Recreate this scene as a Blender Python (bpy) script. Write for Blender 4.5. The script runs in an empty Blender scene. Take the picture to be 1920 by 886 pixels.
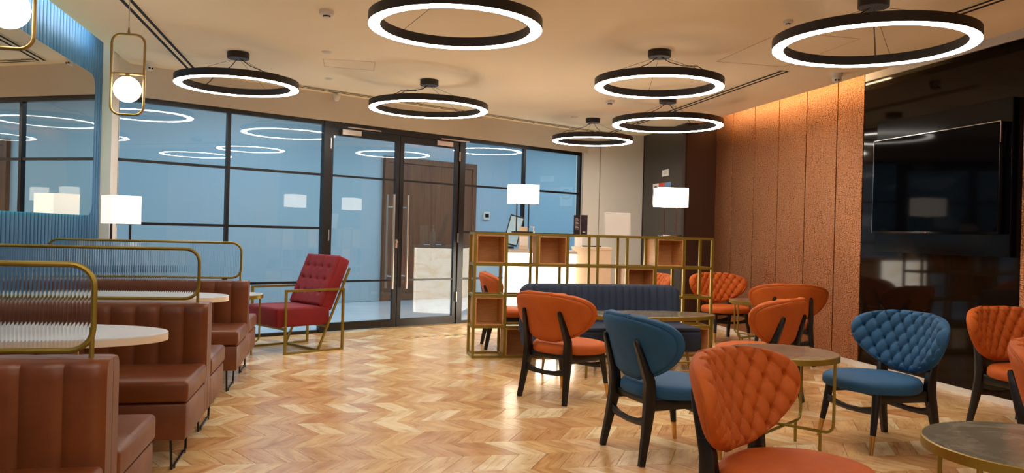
import bpy, bmesh, math, random
from mathutils import Vector, Matrix
C = bpy.context.scene.collection
PI = math.pi
R = math.radians
random.seed(7)

# ------------------------------------------------------------------ camera
YAW = R(12.18)
cy_, sy_ = math.cos(YAW), math.sin(YAW)
EYE = 1.25
cam_d = bpy.data.cameras.new('camera')
cam = bpy.data.objects.new('camera', cam_d); C.objects.link(cam)
cam_d.sensor_width = 36.0
cam_d.lens = 1480.0 / 1920 * 36.0
cam_d.shift_y = -6.6 / 1920
cam_d.clip_start = 0.05
cam.matrix_world = (Matrix.Translation((0, 0, EYE)) @ Matrix.Rotation(-YAW, 4, 'Z')
                    @ Matrix.Rotation(R(90), 4, 'X') @ Matrix.Rotation(0.0263, 4, 'Z'))
bpy.context.scene.camera = cam
sc = bpy.context.scene
sc.view_settings.view_transform = 'Standard'
sc.view_settings.look = 'None'
sc.view_settings.gamma = 1
sc.view_settings.exposure = 0.35
sc.view_settings.use_curve_mapping = False

# ------------------------------------------------------------------ light levels
RING_E = 26.0
GLOBE_E = 7.0
SHADE_E = 3.2
COVE_WARM = 30.0
COVE_COOL = 26.0
ONYX_E = 5.5
w = bpy.data.worlds.new('world'); sc.world = w; w.use_nodes = True
w.node_tree.nodes['Background'].inputs[0].default_value = (0.55, 0.65, 0.8, 1)
w.node_tree.nodes['Background'].inputs[1].default_value = 0.05


def area(name, loc, rot, sx, sy, power, col):
    l = bpy.data.lights.new(name, 'AREA'); l.shape = 'RECTANGLE'
    l.size = sx; l.size_y = sy; l.energy = power; l.color = col
    o = bpy.data.objects.new(name, l); C.objects.link(o)
    o.location = loc; o.rotation_euler = rot
    return o


# glazed front: passes through G0, runs along GD, room side is -GN
GD = Vector((0.8746, 0.4848, 0)); GN = Vector((-0.4848, 0.8746, 0))
G0 = Vector((1.512, 10.66, 0))
GANG = math.atan2(GD.y, GD.x)


def gp(s, n=0.0, z=0.0):
    v = G0 + GD * s + GN * n
    return Vector((v.x, v.y, z))


# corridor ceiling panels (cool) beyond the glazing, added soft fill light, unseen behind the viewpoint
for s_ in (-5.2, -1.6, 2.0, 5.6, 9.2):
    p = gp(s_, 1.7, 3.22)
    area('corridor_ceiling_panel', p, (0, 0, GANG), 2.4, 1.0, 56, (0.66, 0.86, 1.0))
area('room_fill_light', (1.3, -1.6, 2.8), (0, 0, 0), 4.5, 2.5, 50, (1.0, 0.86, 0.7))


# ------------------------------------------------------------------ materials
def s2l(c):
    return tuple(((x / 255.0) / 12.92) if x / 255.0 <= 0.04045 else (((x / 255.0) + 0.055) / 1.055) ** 2.4 for x in c)


def mat(name, rgb, rough=0.5, metal=0.0, spec=0.5, sheen=0.0, emit=None, es=0.0, coat=0.0):
    m = bpy.data.materials.new(name); m.use_nodes = True
    b = m.node_tree.nodes['Principled BSDF']
    b.inputs['Base Color'].default_value = (*s2l(rgb), 1)
    b.inputs['Roughness'].default_value = rough
    b.inputs['Metallic'].default_value = metal
    b.inputs['Specular IOR Level'].default_value = spec
    if sheen:
        b.inputs['Sheen Weight'].default_value = sheen
        b.inputs['Sheen Roughness'].default_value = 0.4
        b.inputs['Sheen Tint'].default_value = (*s2l(rgb), 1)
    if coat:
        b.inputs['Coat Weight'].default_value = coat
        b.inputs['Coat Roughness'].default_value = 0.1
    if emit:
        b.inputs['Emission Color'].default_value = (*s2l(emit), 1)
        b.inputs['Emission Strength'].default_value = es
    return m


def nd(m, t, **k):
    n = m.node_tree.nodes.new(t)
    for a, v in k.items():
        setattr(n, a, v)
    return n


def lk(m, a, b):
    m.node_tree.links.new(a, b)


def bsdf(m):
    return m.node_tree.nodes['Principled BSDF']


def ramp(m, fac, stops):
    r = nd(m, 'ShaderNodeValToRGB')
    el = r.color_ramp.elements
    while len(el) < len(stops):
        el.new(0.5)
    for e, (p, c) in zip(el, stops):
        e.position = p; e.color = (*s2l(c), 1)
    lk(m, fac, r.inputs[0])
    return r.outputs[0]


def noise(m, scale, vec=None, detail=4, rough=0.6, dist=0.0):
    n = nd(m, 'ShaderNodeTexNoise')
    n.inputs['Scale'].default_value = scale; n.inputs['Detail'].default_value = detail
    n.inputs['Roughness'].default_value = rough; n.inputs['Distortion'].default_value = dist
    if vec is not None:
        lk(m, vec, n.inputs['Vector'])
    return n.outputs[0]


def mapping(m, src, scale=(1, 1, 1), rot=(0, 0, 0)):
    n = nd(m, 'ShaderNodeMapping')
    n.inputs['Scale'].default_value = scale; n.inputs['Rotation'].default_value = rot
    lk(m, src, n.inputs['Vector'])
    return n.outputs[0]


def coords(m, which='Object'):
    return nd(m, 'ShaderNodeTexCoord').outputs[which]


def bump(m, h, strength, dist=0.01):
    b = nd(m, 'ShaderNodeBump'); b.inputs['Strength'].default_value = strength
    b.inputs['Distance'].default_value = dist
    lk(m, h, b.inputs['Height']); lk(m, b.outputs[0], bsdf(m).inputs['Normal'])


def noisy(name, c1, c2, scale, rough=0.5, bmp=0.0, vscale=(1, 1, 1), **k):
    m = mat(name, c1, rough, **k)
    v = mapping(m, coords(m), vscale)
    n = noise(m, scale, v)
    lk(m, ramp(m, n, [(0.3, c1), (0.7, c2)]), bsdf(m).inputs['Base Color'])
    if bmp:
        bump(m, noise(m, scale * 6, v), bmp, 0.004)
    return m


M = {}
M['ceiling'] = noisy('ceiling_paint', (248, 237, 208), (250, 240, 214), 1.5, 0.85)
M['wall_cream'] = noisy('cream_paint', (208, 199, 184), (212, 204, 190), 1.5, 0.8)
M['wall_white'] = noisy('white_paint', (222, 216, 206), (228, 222, 212), 2, 0.75)
M['wall_grey'] = noisy('grey_panel_paint', (198, 194, 184), (203, 199, 190), 2, 0.6)
M['black'] = mat('black_metal', (16, 15, 16), 0.35)
M['ring_black'] = mat('ring_black', (26, 22, 24), 0.45)
M['charcoal_col'] = mat('charcoal_gloss', (44, 38, 33), 0.25)
M['brown_panel'] = noisy('dark_brown_laminate', (42, 22, 14), (52, 28, 18), 6, 0.45, vscale=(1, 1, .1))
M['darkglass'] = mat('smoked_glass_cladding', (24, 15, 8), 0.06, spec=0.22)
M['tv_black'] = mat('gloss_black_panel', (6, 7, 10), 0.14, spec=0.15)
M['screen'] = mat('tv_screen', (4, 4, 7), 0.06, spec=0.05)
M['steel'] = mat('brushed_steel', (200, 190, 178), 0.3, metal=1.0)
M['chrome'] = mat('chrome', (200, 195, 195), 0.15, metal=1.0)
M['brass'] = noisy('brushed_brass', (176, 146, 90), (160, 130, 76), 8, 0.36, metal=0.9)
M['brass2'] = noisy('satin_gold_paint', (156, 134, 54), (142, 120, 44), 8, 0.38, metal=0.6)
M['brass_tip'] = mat('brass_ferrule', (200, 160, 96), 0.25, metal=1.0)
M['leather'] = noisy('tan_leather', (120, 62, 22), (100, 48, 16), 5, 0.4, 0.25)
M['orange'] = noisy('orange_velvet', (190, 90, 8), (174, 78, 4), 7, 0.75, 0.05, sheen=0.15)
M['blue_velvet'] = noisy('blue_velvet', (25, 84, 126), (19, 72, 110), 7, 0.75, 0.05, sheen=0.25)
M['navy'] = noisy('navy_velvet', (38, 52, 76), (32, 44, 66), 7, 0.75, 0.05, sheen=0.4)
M['red'] = noisy('red_velvet', (132, 3, 14), (116, 2, 10), 7, 0.7, 0.05, sheen=0.2)
M['darkwood'] = noisy('black_stained_wood', (9, 7, 7), (13, 10, 9), 10, 0.38, vscale=(1, 1, .15))
M['white_top'] = noisy('white_table_top', (218, 220, 222), (226, 228, 230), 2, 0.25)
M['white_edge'] = mat('cream_table_edge', (232, 214, 190), 0.35)
M['white_plastic'] = mat('white_plastic', (225, 220, 212), 0.4)
M['paper'] = mat('white_paper', (232, 226, 218), 0.7)
M['dark_hole'] = mat('dark_hole', (8, 8, 8), 0.8)
M['slat'] = noisy('blue_slat_paint', (62, 116, 160), (56, 108, 152), 3, 0.5)
M['slat_groove'] = mat('blue_groove', (22, 50, 84), 0.7)
M['copper_groove'] = mat('copper_joint', (14, 6, 3), 0.9)
M['corridor_wall'] = noisy('corridor_blue_wall', (146, 168, 178), (142, 166, 180), 0.8, 0.6)
M['corridor_floor'] = noisy('corridor_marble', (176, 190, 204), (196, 206, 214), 1.2, 0.12)
M['corridor_door'] = noisy('walnut_veneer', (104, 70, 42), (74, 46, 28), 5, 0.4, vscale=(6, 6, .35))
M['lens'] = mat('camera_lens', (10, 10, 12), 0.1)
M['tape_yellow'] = mat('yellow_tape', (206, 176, 50), 0.5)
M['desk_top'] = mat('desk_top', (190, 182, 170), 0.3)
M['cabinet_beige'] = mat('beige_cabinet', (214, 190, 160), 0.5)


def emis(name, rgb, s):
    m = bpy.data.materials.new(name); m.use_nodes = True
    nt = m.node_tree; nt.nodes.clear()
    e = nt.nodes.new('ShaderNodeEmission'); o = nt.nodes.new('ShaderNodeOutputMaterial')
    e.inputs[0].default_value = (*s2l(rgb), 1); e.inputs[1].default_value = s
    nt.links.new(e.outputs[0], o.inputs[0])
    return m


M['led'] = emis('ring_led', (255, 244, 232), RING_E)
M['globe'] = emis('opal_globe', (255, 246, 236), GLOBE_E)
M['cove_warm'] = emis('warm_cove_led', (255, 222, 178), COVE_WARM)
M['cove_cool'] = emis('cool_cove_led', (222, 238, 255), COVE_COOL)
M['halo'] = emis('mirror_halo_led', (110, 255, 220), 5.0)
M['sensor_led'] = emis('standby_led', (255, 120, 80), 1.0)

# lamp shade: fabric that glows
m = mat('glowing_fabric_shade', (240, 232, 220), 0.9, emit=(255, 240, 222), es=SHADE_E); M['shade'] = m
m = mat('soft_fabric_shade', (236, 232, 226), 0.9, emit=(255, 248, 238), es=0.62); M['shade_soft'] = m

# backlit onyx
m = mat('backlit_onyx', (240, 226, 200), 0.3); M['onyx'] = m
v = mapping(m, coords(m), (1.0, 1.0, 2.2))
oc = ramp(m, noise(m, 3.2, v, 6, 0.6, 1.0), [(0.3, (236, 214, 176)), (0.55, (255, 246, 230)), (0.8, (246, 228, 198))])
lk(m, oc, bsdf(m).inputs['Base Color']); lk(m, oc, bsdf(m).inputs['Emission Color'])
bsdf(m).inputs['Emission Strength'].default_value = ONYX_E


# clear glass: reflection over transparency, Schlick curve so both faces of a pane behave alike
def glass(name, tint, f0=0.05, rough=0.0):
    m = bpy.data.materials.new(name); m.use_nodes = True
    nt = m.node_tree; nt.nodes.clear()
    o = nt.nodes.new('ShaderNodeOutputMaterial'); mx = nt.nodes.new('ShaderNodeMixShader')
    t = nt.nodes.new('ShaderNodeBsdfTransparent'); g = nt.nodes.new('ShaderNodeBsdfGlossy')
    ge = nt.nodes.new('ShaderNodeNewGeometry')
    dt = nt.nodes.new('ShaderNodeVectorMath'); dt.operation = 'DOT_PRODUCT'
    nt.links.new(ge.outputs['Normal'], dt.inputs[0]); nt.links.new(ge.outputs['Incoming'], dt.inputs[1])
    def mth(op, a, b=None, cl=False):
        q = nt.nodes.new('ShaderNodeMath'); q.operation = op; q.use_clamp = cl
        for i, v in enumerate((a, b)):
            if v is None: continue
            if isinstance(v, float): q.inputs[i].default_value = v
            else: nt.links.new(v, q.inputs[i])
        return q.outputs[0]
    c = mth('ABSOLUTE', dt.outputs['Value'])
    p = mth('POWER', mth('SUBTRACT', 1.0, c, True), 5.0)
    f = mth('ADD', mth('MULTIPLY', p, 1.0 - f0), f0)
    t.inputs[0].default_value = (*tint, 1); g.inputs['Roughness'].default_value = rough
    nt.links.new(f, mx.inputs[0])
    nt.links.new(t.outputs[0], mx.inputs[1]); nt.links.new(g.outputs[0], mx.inputs[2])
    nt.links.new(mx.outputs[0], o.inputs[0])
    return m


M['glass'] = glass('clear_glass', (0.96, 0.985, 0.99), 0.055)
# fluted glass: refracting
m = bpy.data.materials.new('fluted_glass'); m.use_nodes = True
b = bsdf(m); b.inputs['Base Color'].default_value = (0.93, 0.95, 0.96, 1)
b.inputs['Transmission Weight'].default_value = 1.0; b.inputs['Roughness'].default_value = 0.05
b.inputs['IOR'].default_value = 1.3; M['fluted'] = m
m = mat('mirror_silver', (226, 226, 220), 0.0, metal=1.0); M['mirror'] = m

# wood for cubbies
m = mat('oak_veneer', (206, 150, 92), 0.45); M['oak'] = m
v = mapping(m, coords(m), (2, 2, 26))
lk(m, ramp(m, noise(m, 3.0, v, 5, 0.6, 0.6), [(0.3, (196, 138, 80)), (0.55, (212, 158, 98)), (0.75, (190, 128, 74))]), bsdf(m).inputs['Base Color'])


# floor planks
def plank_mat(name, joined):
    m = mat(name, (205, 165, 112), 0.2, spec=0.5)
    if joined:
        a = nd(m, 'ShaderNodeAttribute'); a.attribute_name = 'rnd'; rnd = a.outputs['Fac']
    else:
        rnd = nd(m, 'ShaderNodeObjectInfo').outputs['Random']
    uv = nd(m, 'ShaderNodeUVMap').outputs[0]
    off = nd(m, 'ShaderNodeCombineXYZ')
    k = nd(m, 'ShaderNodeMath', operation='MULTIPLY'); k.inputs[1].default_value = 57.0
    lk(m, rnd, k.inputs[0]); lk(m, k.outputs[0], off.inputs[0]); lk(m, k.outputs[0], off.inputs[1])
    ad = nd(m, 'ShaderNodeVectorMath', operation='ADD')
    lk(m, uv, ad.inputs[0]); lk(m, off.outputs[0], ad.inputs[1])
    v = mapping(m, ad.outputs[0], (26, 3.2, 1))
    g = noise(m, 1.0, v, 6, 0.62, 1.6)
    v2 = mapping(m, ad.outputs[0], (9, 4, 1))
    g2 = noise(m, 1.0, v2, 3, 0.5, 0.8)
    base = ramp(m, rnd, [(0.0, (218, 172, 118)), (0.2, (238, 206, 150)), (0.4, (210, 162, 110)), (0.6, (240, 210, 156)), (0.78, (226, 184, 130)), (0.9, (252, 236, 196))])
    gr = ramp(m, g, [(0.3, (206, 172, 138)), (0.46, (248, 242, 232)), (0.72, (255, 252, 244))])
    g2c = ramp(m, g2, [(0.3, (214, 186, 158)), (0.6, (255, 255, 255))])
    m1 = nd(m, 'ShaderNodeMix', data_type='RGBA', blend_type='MULTIPLY'); m1.inputs[0].default_value = 0.85
    lk(m, base, m1.inputs[6]); lk(m, gr, m1.inputs[7])
    m2 = nd(m, 'ShaderNodeMix', data_type='RGBA', blend_type='MULTIPLY'); m2.inputs[0].default_value = 0.7
    lk(m, m1.outputs[2], m2.inputs[6]); lk(m, g2c, m2.inputs[7])
    lk(m, m2.outputs[2], bsdf(m).inputs['Base Color'])
    bump(m, g, 0.05, 0.001)
    return m


M['plank'] = plank_mat('oak_plank', False)
M['plank_joined'] = plank_mat('oak_plank_field', True)
M['plank_base'] = mat('floor_joint', (120, 84, 54), 0.8)

# hammered copper
m = mat('hammered_copper', (196, 116, 72), 0.38, metal=0.8); M['copper'] = m
co = coords(m)
wv = noise(m, 2.2, co, 2)
cm = nd(m, 'ShaderNodeVectorMath', operation='ADD'); lk(m, co, cm.inputs[0])
sc3 = nd(m, 'ShaderNodeVectorMath', operation='SCALE'); sc3.inputs[3].default_value = 0.16
n3 = nd(m, 'ShaderNodeTexNoise'); n3.inputs['Scale'].default_value = 3.0; lk(m, co, n3.inputs['Vector'])
lk(m, n3.outputs['Color'], sc3.inputs[0]); lk(m, sc3.outputs[0], cm.inputs[1])
vm = mapping(m, cm.outputs[0], (1, 42, 84))
vo = nd(m, 'ShaderNodeTexVoronoi'); vo.feature = 'SMOOTH_F1'; vo.inputs['Scale'].default_value = 1.0
vo.inputs['Randomness'].default_value = 0.4
lk(m, vm, vo.inputs['Vector'])
lk(m, ramp(m, vo.outputs['Distance'], [(0.2, (200, 138, 94)), (0.62, (112, 64, 40))]), bsdf(m).inputs['Base Color'])
inv = nd(m, 'ShaderNodeMath', operation='MULTIPLY'); inv.inputs[1].default_value = -1
lk(m, vo.outputs['Distance'], inv.inputs[0]); bump(m, inv.outputs[0], 0.9, 0.008)


# marble tops
def marble(name, a, b_, c):
    m = mat(name, a, 0.18)
    v = mapping(m, coords(m), (1, 1, 1), (0, 0, 0.5))
    n = noise(m, 4.0, v, 8, 0.65, 1.8)
    lk(m, ramp(m, n, [(0.3, a), (0.52, b_), (0.62, c), (0.75, a)]), bsdf(m).inputs['Base Color'])
    return m


M['marble'] = marble('grey_brown_marble', (98, 92, 78), (120, 112, 96), (142, 134, 118))
M['marble_light'] = marble('light_stone', (190, 184, 172), (206, 200, 190), (214, 208, 200))


# ------------------------------------------------------------------ mesh builder
class MB:
    def __init__(s):
        s.v = []; s.f = []; s.sm = []

    def add(s, vs, fs, smooth=False):
        o = len(s.v); s.v += [tuple(p) for p in vs]
        s.f += [tuple(i + o for i in f) for f in fs]; s.sm += [smooth] * len(fs)
        return s

    def box(s, a, b, rz=0.0, piv=None):
        (x0, y0, z0), (x1, y1, z1) = a, b
        vs = [Vector(p) for p in ((x0, y0, z0), (x1, y0, z0), (x1, y1, z0), (x0, y1, z0), (x0, y0, z1), (x1, y0, z1), (x1, y1, z1), (x0, y1, z1))]
        if rz:
            pv = Vector(piv) if piv else Vector((0, 0, 0)); mm = Matrix.Rotation(rz, 3, 'Z')
            vs = [mm @ (p - pv) + pv for p in vs]
        return s.add(vs, [(0, 3, 2, 1), (4, 5, 6, 7), (0, 1, 5, 4), (1, 2, 6, 5), (2, 3, 7, 6), (3, 0, 4, 7)])

    def rbox(s, a, b, r=0.01, seg=2, mtx=None):
        bm = bmesh.new(); bmesh.ops.create_cube(bm, size=1)
        c = [(a[i] + b[i]) / 2 for i in range(3)]; d = [abs(b[i] - a[i]) for i in range(3)]
        for v in bm.verts:
            v.co = Vector((v.co.x * d[0] + c[0], v.co.y * d[1] + c[1], v.co.z * d[2] + c[2]))
        bmesh.ops.bevel(bm, geom=bm.edges[:], offset=r, segments=seg, affect='EDGES', profile=0.5)
        if mtx:
            bmesh.ops.transform(bm, matrix=mtx, verts=bm.verts[:])
        bm.verts.index_update()
        s.add([v.co.copy() for v in bm.verts], [[v.index for v in f.verts] for f in bm.faces], True)
        bm.free(); return s

    def obox(s, p, q, w, h, up=(0, 0, 1)):
        """bar from p to q, w across, h along 'up'"""
        p, q = Vector(p), Vector(q); d = (q - p).normalized(); u = Vector(up)
        sd = d.cross(u).normalized(); u = sd.cross(d).normalized()
        vs = []
        for c in (p, q):
            for a, b in ((-1, -1), (1, -1), (1, 1), (-1, 1)):
                vs.append(c + sd * a * w / 2 + u * b * h / 2)
        return s.add(vs, [(0, 1, 2, 3), (7, 6, 5, 4), (0, 4, 5, 1), (1, 5, 6, 2), (2, 6, 7, 3), (3, 7, 4, 0)])

    def tube(s, pts, r, seg=8, closed=False, flat=1.0):
        pts = [Vector(p) for p in pts]; n = len(pts)
        rs = r if isinstance(r, (list, tuple)) else [r] * n
        vs = []; fs = []; prev = None
        for i, p in enumerate(pts):
            if closed:
                d = (pts[(i + 1) % n] - pts[i - 1])
            else:
                d = pts[min(i + 1, n - 1)] - pts[max(i - 1, 0)]
            d.normalize()
            if prev is None:
                a = Vector((0, 0, 1)) if abs(d.z) < 0.9 else Vector((1, 0, 0))
                u = d.cross(a).normalized()
            else:
                u = (prev - d * prev.dot(d)).normalized()
            prev = u; w_ = d.cross(u)
            for k in range(seg):
                t = 2 * PI * k / seg
                vs.append(p + (u * math.cos(t) + w_ * math.sin(t) * flat) * rs[i])
        m_ = n if closed else n - 1
        for i in range(m_):
            for k in range(seg):
                a = i * seg + k; b = i * seg + (k + 1) % seg
                c = ((i + 1) % n) * seg + (k + 1) % seg; d = ((i + 1) % n) * seg + k
                fs.append((a, b, c, d))
        if not closed:
            fs.append(tuple(range(seg - 1, -1, -1))); fs.append(tuple((n - 1) * seg + k for k in range(seg)))
        return s.add(vs, fs, True)

    def lathe(s, prof, c=(0, 0, 0), seg=32, sx=1.0, sy=1.0):
        vs = []; fs = []
        for r, z in prof:
            for k in range(seg):
                t = 2 * PI * k / seg
                vs.append((c[0] + r * math.cos(t) * sx, c[1] + r * math.sin(t) * sy, c[2] + z))
        for i in range(len(prof) - 1):
            for k in range(seg):
                a = i * seg + k; b = i * seg + (k + 1) % seg
                fs.append((a, b, b + seg, a + seg))
        fs.append(tuple(range(seg - 1, -1, -1))); fs.append(tuple((len(prof) - 1) * seg + k for k in range(seg)))
        return s.add(vs, fs, True)

    def prism(s, out, z0, z1, smooth=False):
        n = len(out)
        vs = [(x, y, z0) for x, y in out] + [(x, y, z1) for x, y in out]
        fs = [tuple(range(n - 1, -1, -1)), tuple(range(n, 2 * n))]
        fs += [(i, (i + 1) % n, n + (i + 1) % n, n + i) for i in range(n)]
        return s.add(vs, fs, smooth)

    def layers(s, out, prof, c=(0, 0)):
        """outline lofted through (scale, z) layers round c"""
        n = len(out); vs = []; fs = []
        for k, z in prof:
            vs += [(c[0] + (x - c[0]) * k, c[1] + (y - c[1]) * k, z) for x, y in out]
        for i in range(len(prof) - 1):
            for j in range(n):
                a = i * n + j; b = i * n + (j + 1) % n
                fs.append((a, b, b + n, a + n))
        fs.append(tuple(range(n - 1, -1, -1))); fs.append(tuple((len(prof) - 1) * n + j for j in range(n)))
        return s.add(vs, fs, True)

    def mesh(s, name):
        me = bpy.data.meshes.new(name)
        me.from_pydata([tuple(v) for v in s.v], [], s.f)
        me.polygons.foreach_set('use_smooth', s.sm)
        me.update()
        bm = bmesh.new(); bm.from_mesh(me); bmesh.ops.recalc_face_normals(bm, faces=bm.faces[:]); bm.to_mesh(me); bm.free()
        if any(s.sm):
            try:
                me.set_sharp_from_angle(angle=R(42))
            except Exception:
                pass
        return me


def obj(name, mb, m, parent=None, loc=None, rz=None):
    me = mb.mesh(name) if isinstance(mb, MB) else mb
    if m is not None and not me.materials:
        me.materials.append(m)
    o = bpy.data.objects.new(name, me); C.objects.link(o)
    if parent is not None:
        o.parent = parent
    if loc is not None:
        o.location = loc
    if rz is not None:
        o.rotation_euler = (0, 0, rz)
    return o


def tag(o, label, cat, group=None):
    o['label'] = label; o['category'] = cat
    if group:
        o['group'] = group
    return o


def thing(name, label, cat, loc=(0, 0, 0), rz=0.0, group=None):
    o = bpy.data.objects.new(name, None); C.objects.link(o)
    o.location = loc; o.rotation_euler = (0, 0, rz); o.empty_display_size = 0.1
    return tag(o, label, cat, group)


def struct(name, mb, m, parent=None):
    o = obj(name, mb, m, parent)
    if parent is None:
        o['kind'] = 'structure'
    return o


def dup(root, loc, rz, label, group=None):
    r = root.copy(); C.objects.link(r); r.location = loc; r.rotation_euler = (0, 0, rz)
    r['label'] = label
    if group:
        r['group'] = group
    for ch in list(root.children):
        c = ch.copy(); C.objects.link(c); c.parent = r
        for g in list(ch.children):
            d = g.copy(); C.objects.link(d); d.parent = c
    return r


def cw(X, D):
    """plan position given as metres to the right of and ahead of the viewpoint -> room axes"""
    return (X * cy_ + D * sy_, -X * sy_ + D * cy_)


def heading(fx, fd):
    x, y = cw(fx, fd)
    return math.atan2(y, x) - PI / 2


# ------------------------------------------------------------------ room shell
XL, XR = -2.30, 5.12          # left wall face, right cladding face
ZC = 2.85                     # ceiling
YB = -4.2                     # wall behind the viewpoint


def gy(x):                    # glazing line
    return G0.y + (x - G0.x) * GD.y / GD.x


GE = Vector((3.62, gy(3.62), 0))
floor_out = [(XL - .1, YB), (XR + .1, YB), (XR + .1, 12.0), (3.7, 12.0), (3.62, gy(3.62) + .03), (XL - .1, gy(XL - .1) + .03)]
fl = struct('floor', MB().prism(floor_out, -0.12, -0.004), M['plank_base'])

# chevron planks
PX, RY, SH = 0.1583, 0.2825, 0.160
Y0 = 4.635
gap = 0.0012


def plank_mesh(sgn):
    mb = MB()
    x0, x1 = gap, PX - gap; y0, y1 = gap, RY - gap
    k = SH / RY * sgn
    q = [(x0 + k * y0, y0), (x1 + k * y0, y0), (x1 + k * y1, y1), (x0 + k * y1, y1)]
    e = 0.0007
    vs = [(x, y, -0.004) for x, y in q] + [(x, y, -e) for x, y in q]
    cx_ = sum(p[0] for p in q) / 4; cy2 = sum(p[1] for p in q) / 4
    vs += [(cx_ + (x - cx_) * .985, cy2 + (y - cy2) * .992, 0.0) for x, y in q]
    fs = [(0, 1, 5, 4), (1, 2, 6, 5), (2, 3, 7, 6), (3, 0, 4, 7), (4, 5, 9, 8), (5, 6, 10, 9), (6, 7, 11, 10), (7, 4, 8, 11), (8, 9, 10, 11)]
    mb.add(vs, fs)
    me = mb.mesh('floor_plank')
    uvl = me.uv_layers.new(name='UVMap')
    for li, l in enumerate(me.loops):
        c = me.vertices[l.vertex_index].co
        uvl.data[li].uv = (c.x - k * c.y, c.y * math.hypot(1, k))
    me.materials.append(M['plank'])
    return me


PM = {1: plank_mesh(1), -1: plank_mesh(-1)}
cells = []
for j in range(-28, 28):
    yb = Y0 + j * RY
    if yb < -1.0 or yb > 11.8:
        continue
    # between a left-tip row (even j) and the right-tip row above
    sgn = 1 if j % 2 == 0 else -1
    xo = -0.094 if sgn == 1 else -0.094 + SH
    for i in range(-20, 40):
        x = xo + i * PX
        xc, yc = x + PX / 2 + sgn * SH / 2, yb + RY / 2
        if xc < XL - .12 or xc > XR + .12:
            continue
        if yc > gy(xc) + 0.15 and xc < 3.7:
            continue
        X = xc * cy_ - yc * sy_; D = xc * sy_ + yc * cy_
        vis = D > 3.5 and abs(X / D) < 0.66 and D < 12
        hid = (xc < -0.85) or (X / D > 0.40 and D < 4.6)
        cells.append((x, yb, sgn, D, vis and not hid, xc, yc))
near = sorted([c for c in cells if c[4] and c[5] > -0.8], key=lambda c: c[3])[:300]
ns = set((c[0], c[1]) for c in near)
for (x, y, sgn, D, v_, xc, yc) in near:
    o = bpy.data.objects.new('floor_plank', PM[sgn]); C.objects.link(o); o.parent = fl; o.location = (x, y, 0)
vs = []; fs = []; rn = []
for (x, y, sgn, D, v_, xc, yc) in cells:
    if (x, y) in ns:
        continue
    me = PM[sgn]; o0 = len(vs); rr = random.random()
    vs += [(v.co.x + x, v.co.y + y, v.co.z) for v in me.vertices]
    for p in me.polygons:
        fs.append(tuple(i + o0 for i in p.vertices)); rn.append((rr, x, y, sgn))
jm = bpy.data.meshes.new('floor_plank'); jm.from_pydata(vs, [], fs); jm.update()
uvl = jm.uv_layers.new(name='UVMap'); at_ = jm.attributes.new('rnd', 'FLOAT', 'FACE')
for pi_, p in enumerate(jm.polygons):
    rr, x, y, sgn = rn[pi_]; k = SH / RY * sgn; at_.data[pi_].value = rr
    for li in p.loop_indices:
        c = jm.vertices[jm.loops[li].vertex_index].co
        uvl.data[li].uv = ((c.x - x) - k * (c.y - y), (c.y - y) * math.hypot(1, k))
bm = bmesh.new(); bm.from_mesh(jm)
bmesh.ops.bisect_plane(bm, geom=bm.verts[:] + bm.edges[:] + bm.faces[:], plane_co=(XL, 0, 0), plane_no=(-1, 0, 0), clear_outer=True)
bmesh.ops.bisect_plane(bm, geom=bm.verts[:] + bm.edges[:] + bm.faces[:], plane_co=(XR + .05, 0, 0), plane_no=(1, 0, 0), clear_outer=True)
bm.to_mesh(jm); bm.free()
jm.materials.append(M['plank_joined'])
fo = bpy.data.objects.new('floor_plank', jm); C.objects.link(fo); fo.parent = fl; fo['kind'] = 'stuff'

# ceiling: main board with coves left and right, deck above
XCL, XCR = -2.12, 4.855
ce = struct('ceiling', MB().prism([(XCL, YB), (XCR, YB), (XCR, 12.0), (3.7, 12.0), (3.62, gy(3.62) - .0), (XCL, gy(XCL) - .0)], ZC, ZC + 0.06), M['ceiling'])
obj('ceiling_deck', MB().prism([(XL - .1, YB), (XR + .1, YB), (XR + .1, 12.1), (3.7, 12.1), (3.62, gy(3.62) + .1), (XL - .1, gy(XL - .1) + .1)], 3.06, 3.14), M['ceiling'], ce)
obj('cove_light_strip', MB().box((XCR - .05, 7.06, ZC + .065), (XCR - .02, 10.2, ZC + .085)), M['cove_warm'], ce)
obj('cove_light_strip', MB().box((XCL + .02, YB + .1, ZC + .065), (XCL + .05, 7.9, ZC + .085)), M['cove_cool'], ce)

# left wall: blue slats then white pier
wl = struct('wall_left', MB().box((XL - .15, YB, 0), (XL - .03, 8.33, 3.06)), M['slat_groove'])
sp = 0.075
ns_ = int((8.33 - 4.4) / sp)
sm_ = MB().rbox((0, -sp / 2 + .0075, 0), (0.03, sp / 2 - .0075, 3.04), 0.008, 2).mesh('wall_slat')
sm_.materials.append(M['slat'])
for i in range(ns_):
    o = bpy.data.objects.new('wall_slat', sm_); C.objects.link(o); o.parent = wl
    o.location = (XL - .03, 8.33 - sp / 2 - i * sp, 0.0)
struct('wall_left_pier', MB().prism([(XL - .15, 8.33), (-2.21, 8.33), (-2.21, gy(-2.21)), (XL - .15, gy(XL - .15))], 0, 3.06), M['wall_white'])
struct('wall_left_rear', MB().box((XL - .03, YB, 0), (XL - .0, 8.33 - ns_ * sp, 3.06)), M['slat'])


def rrect(x0, y0, x1, y1, r, n=6):
    o = []
    for cx_, cy2, a0 in ((x1 - r, y1 - r, 0), (x0 + r, y1 - r, 90), (x0 + r, y0 + r, 180), (x1 - r, y0 + r, 270)):
        for k in range(n + 1):
            a = R(a0 + 90 * k / n); o.append((cx_ + r * math.cos(a), cy2 + r * math.sin(a)))
    return o


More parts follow.
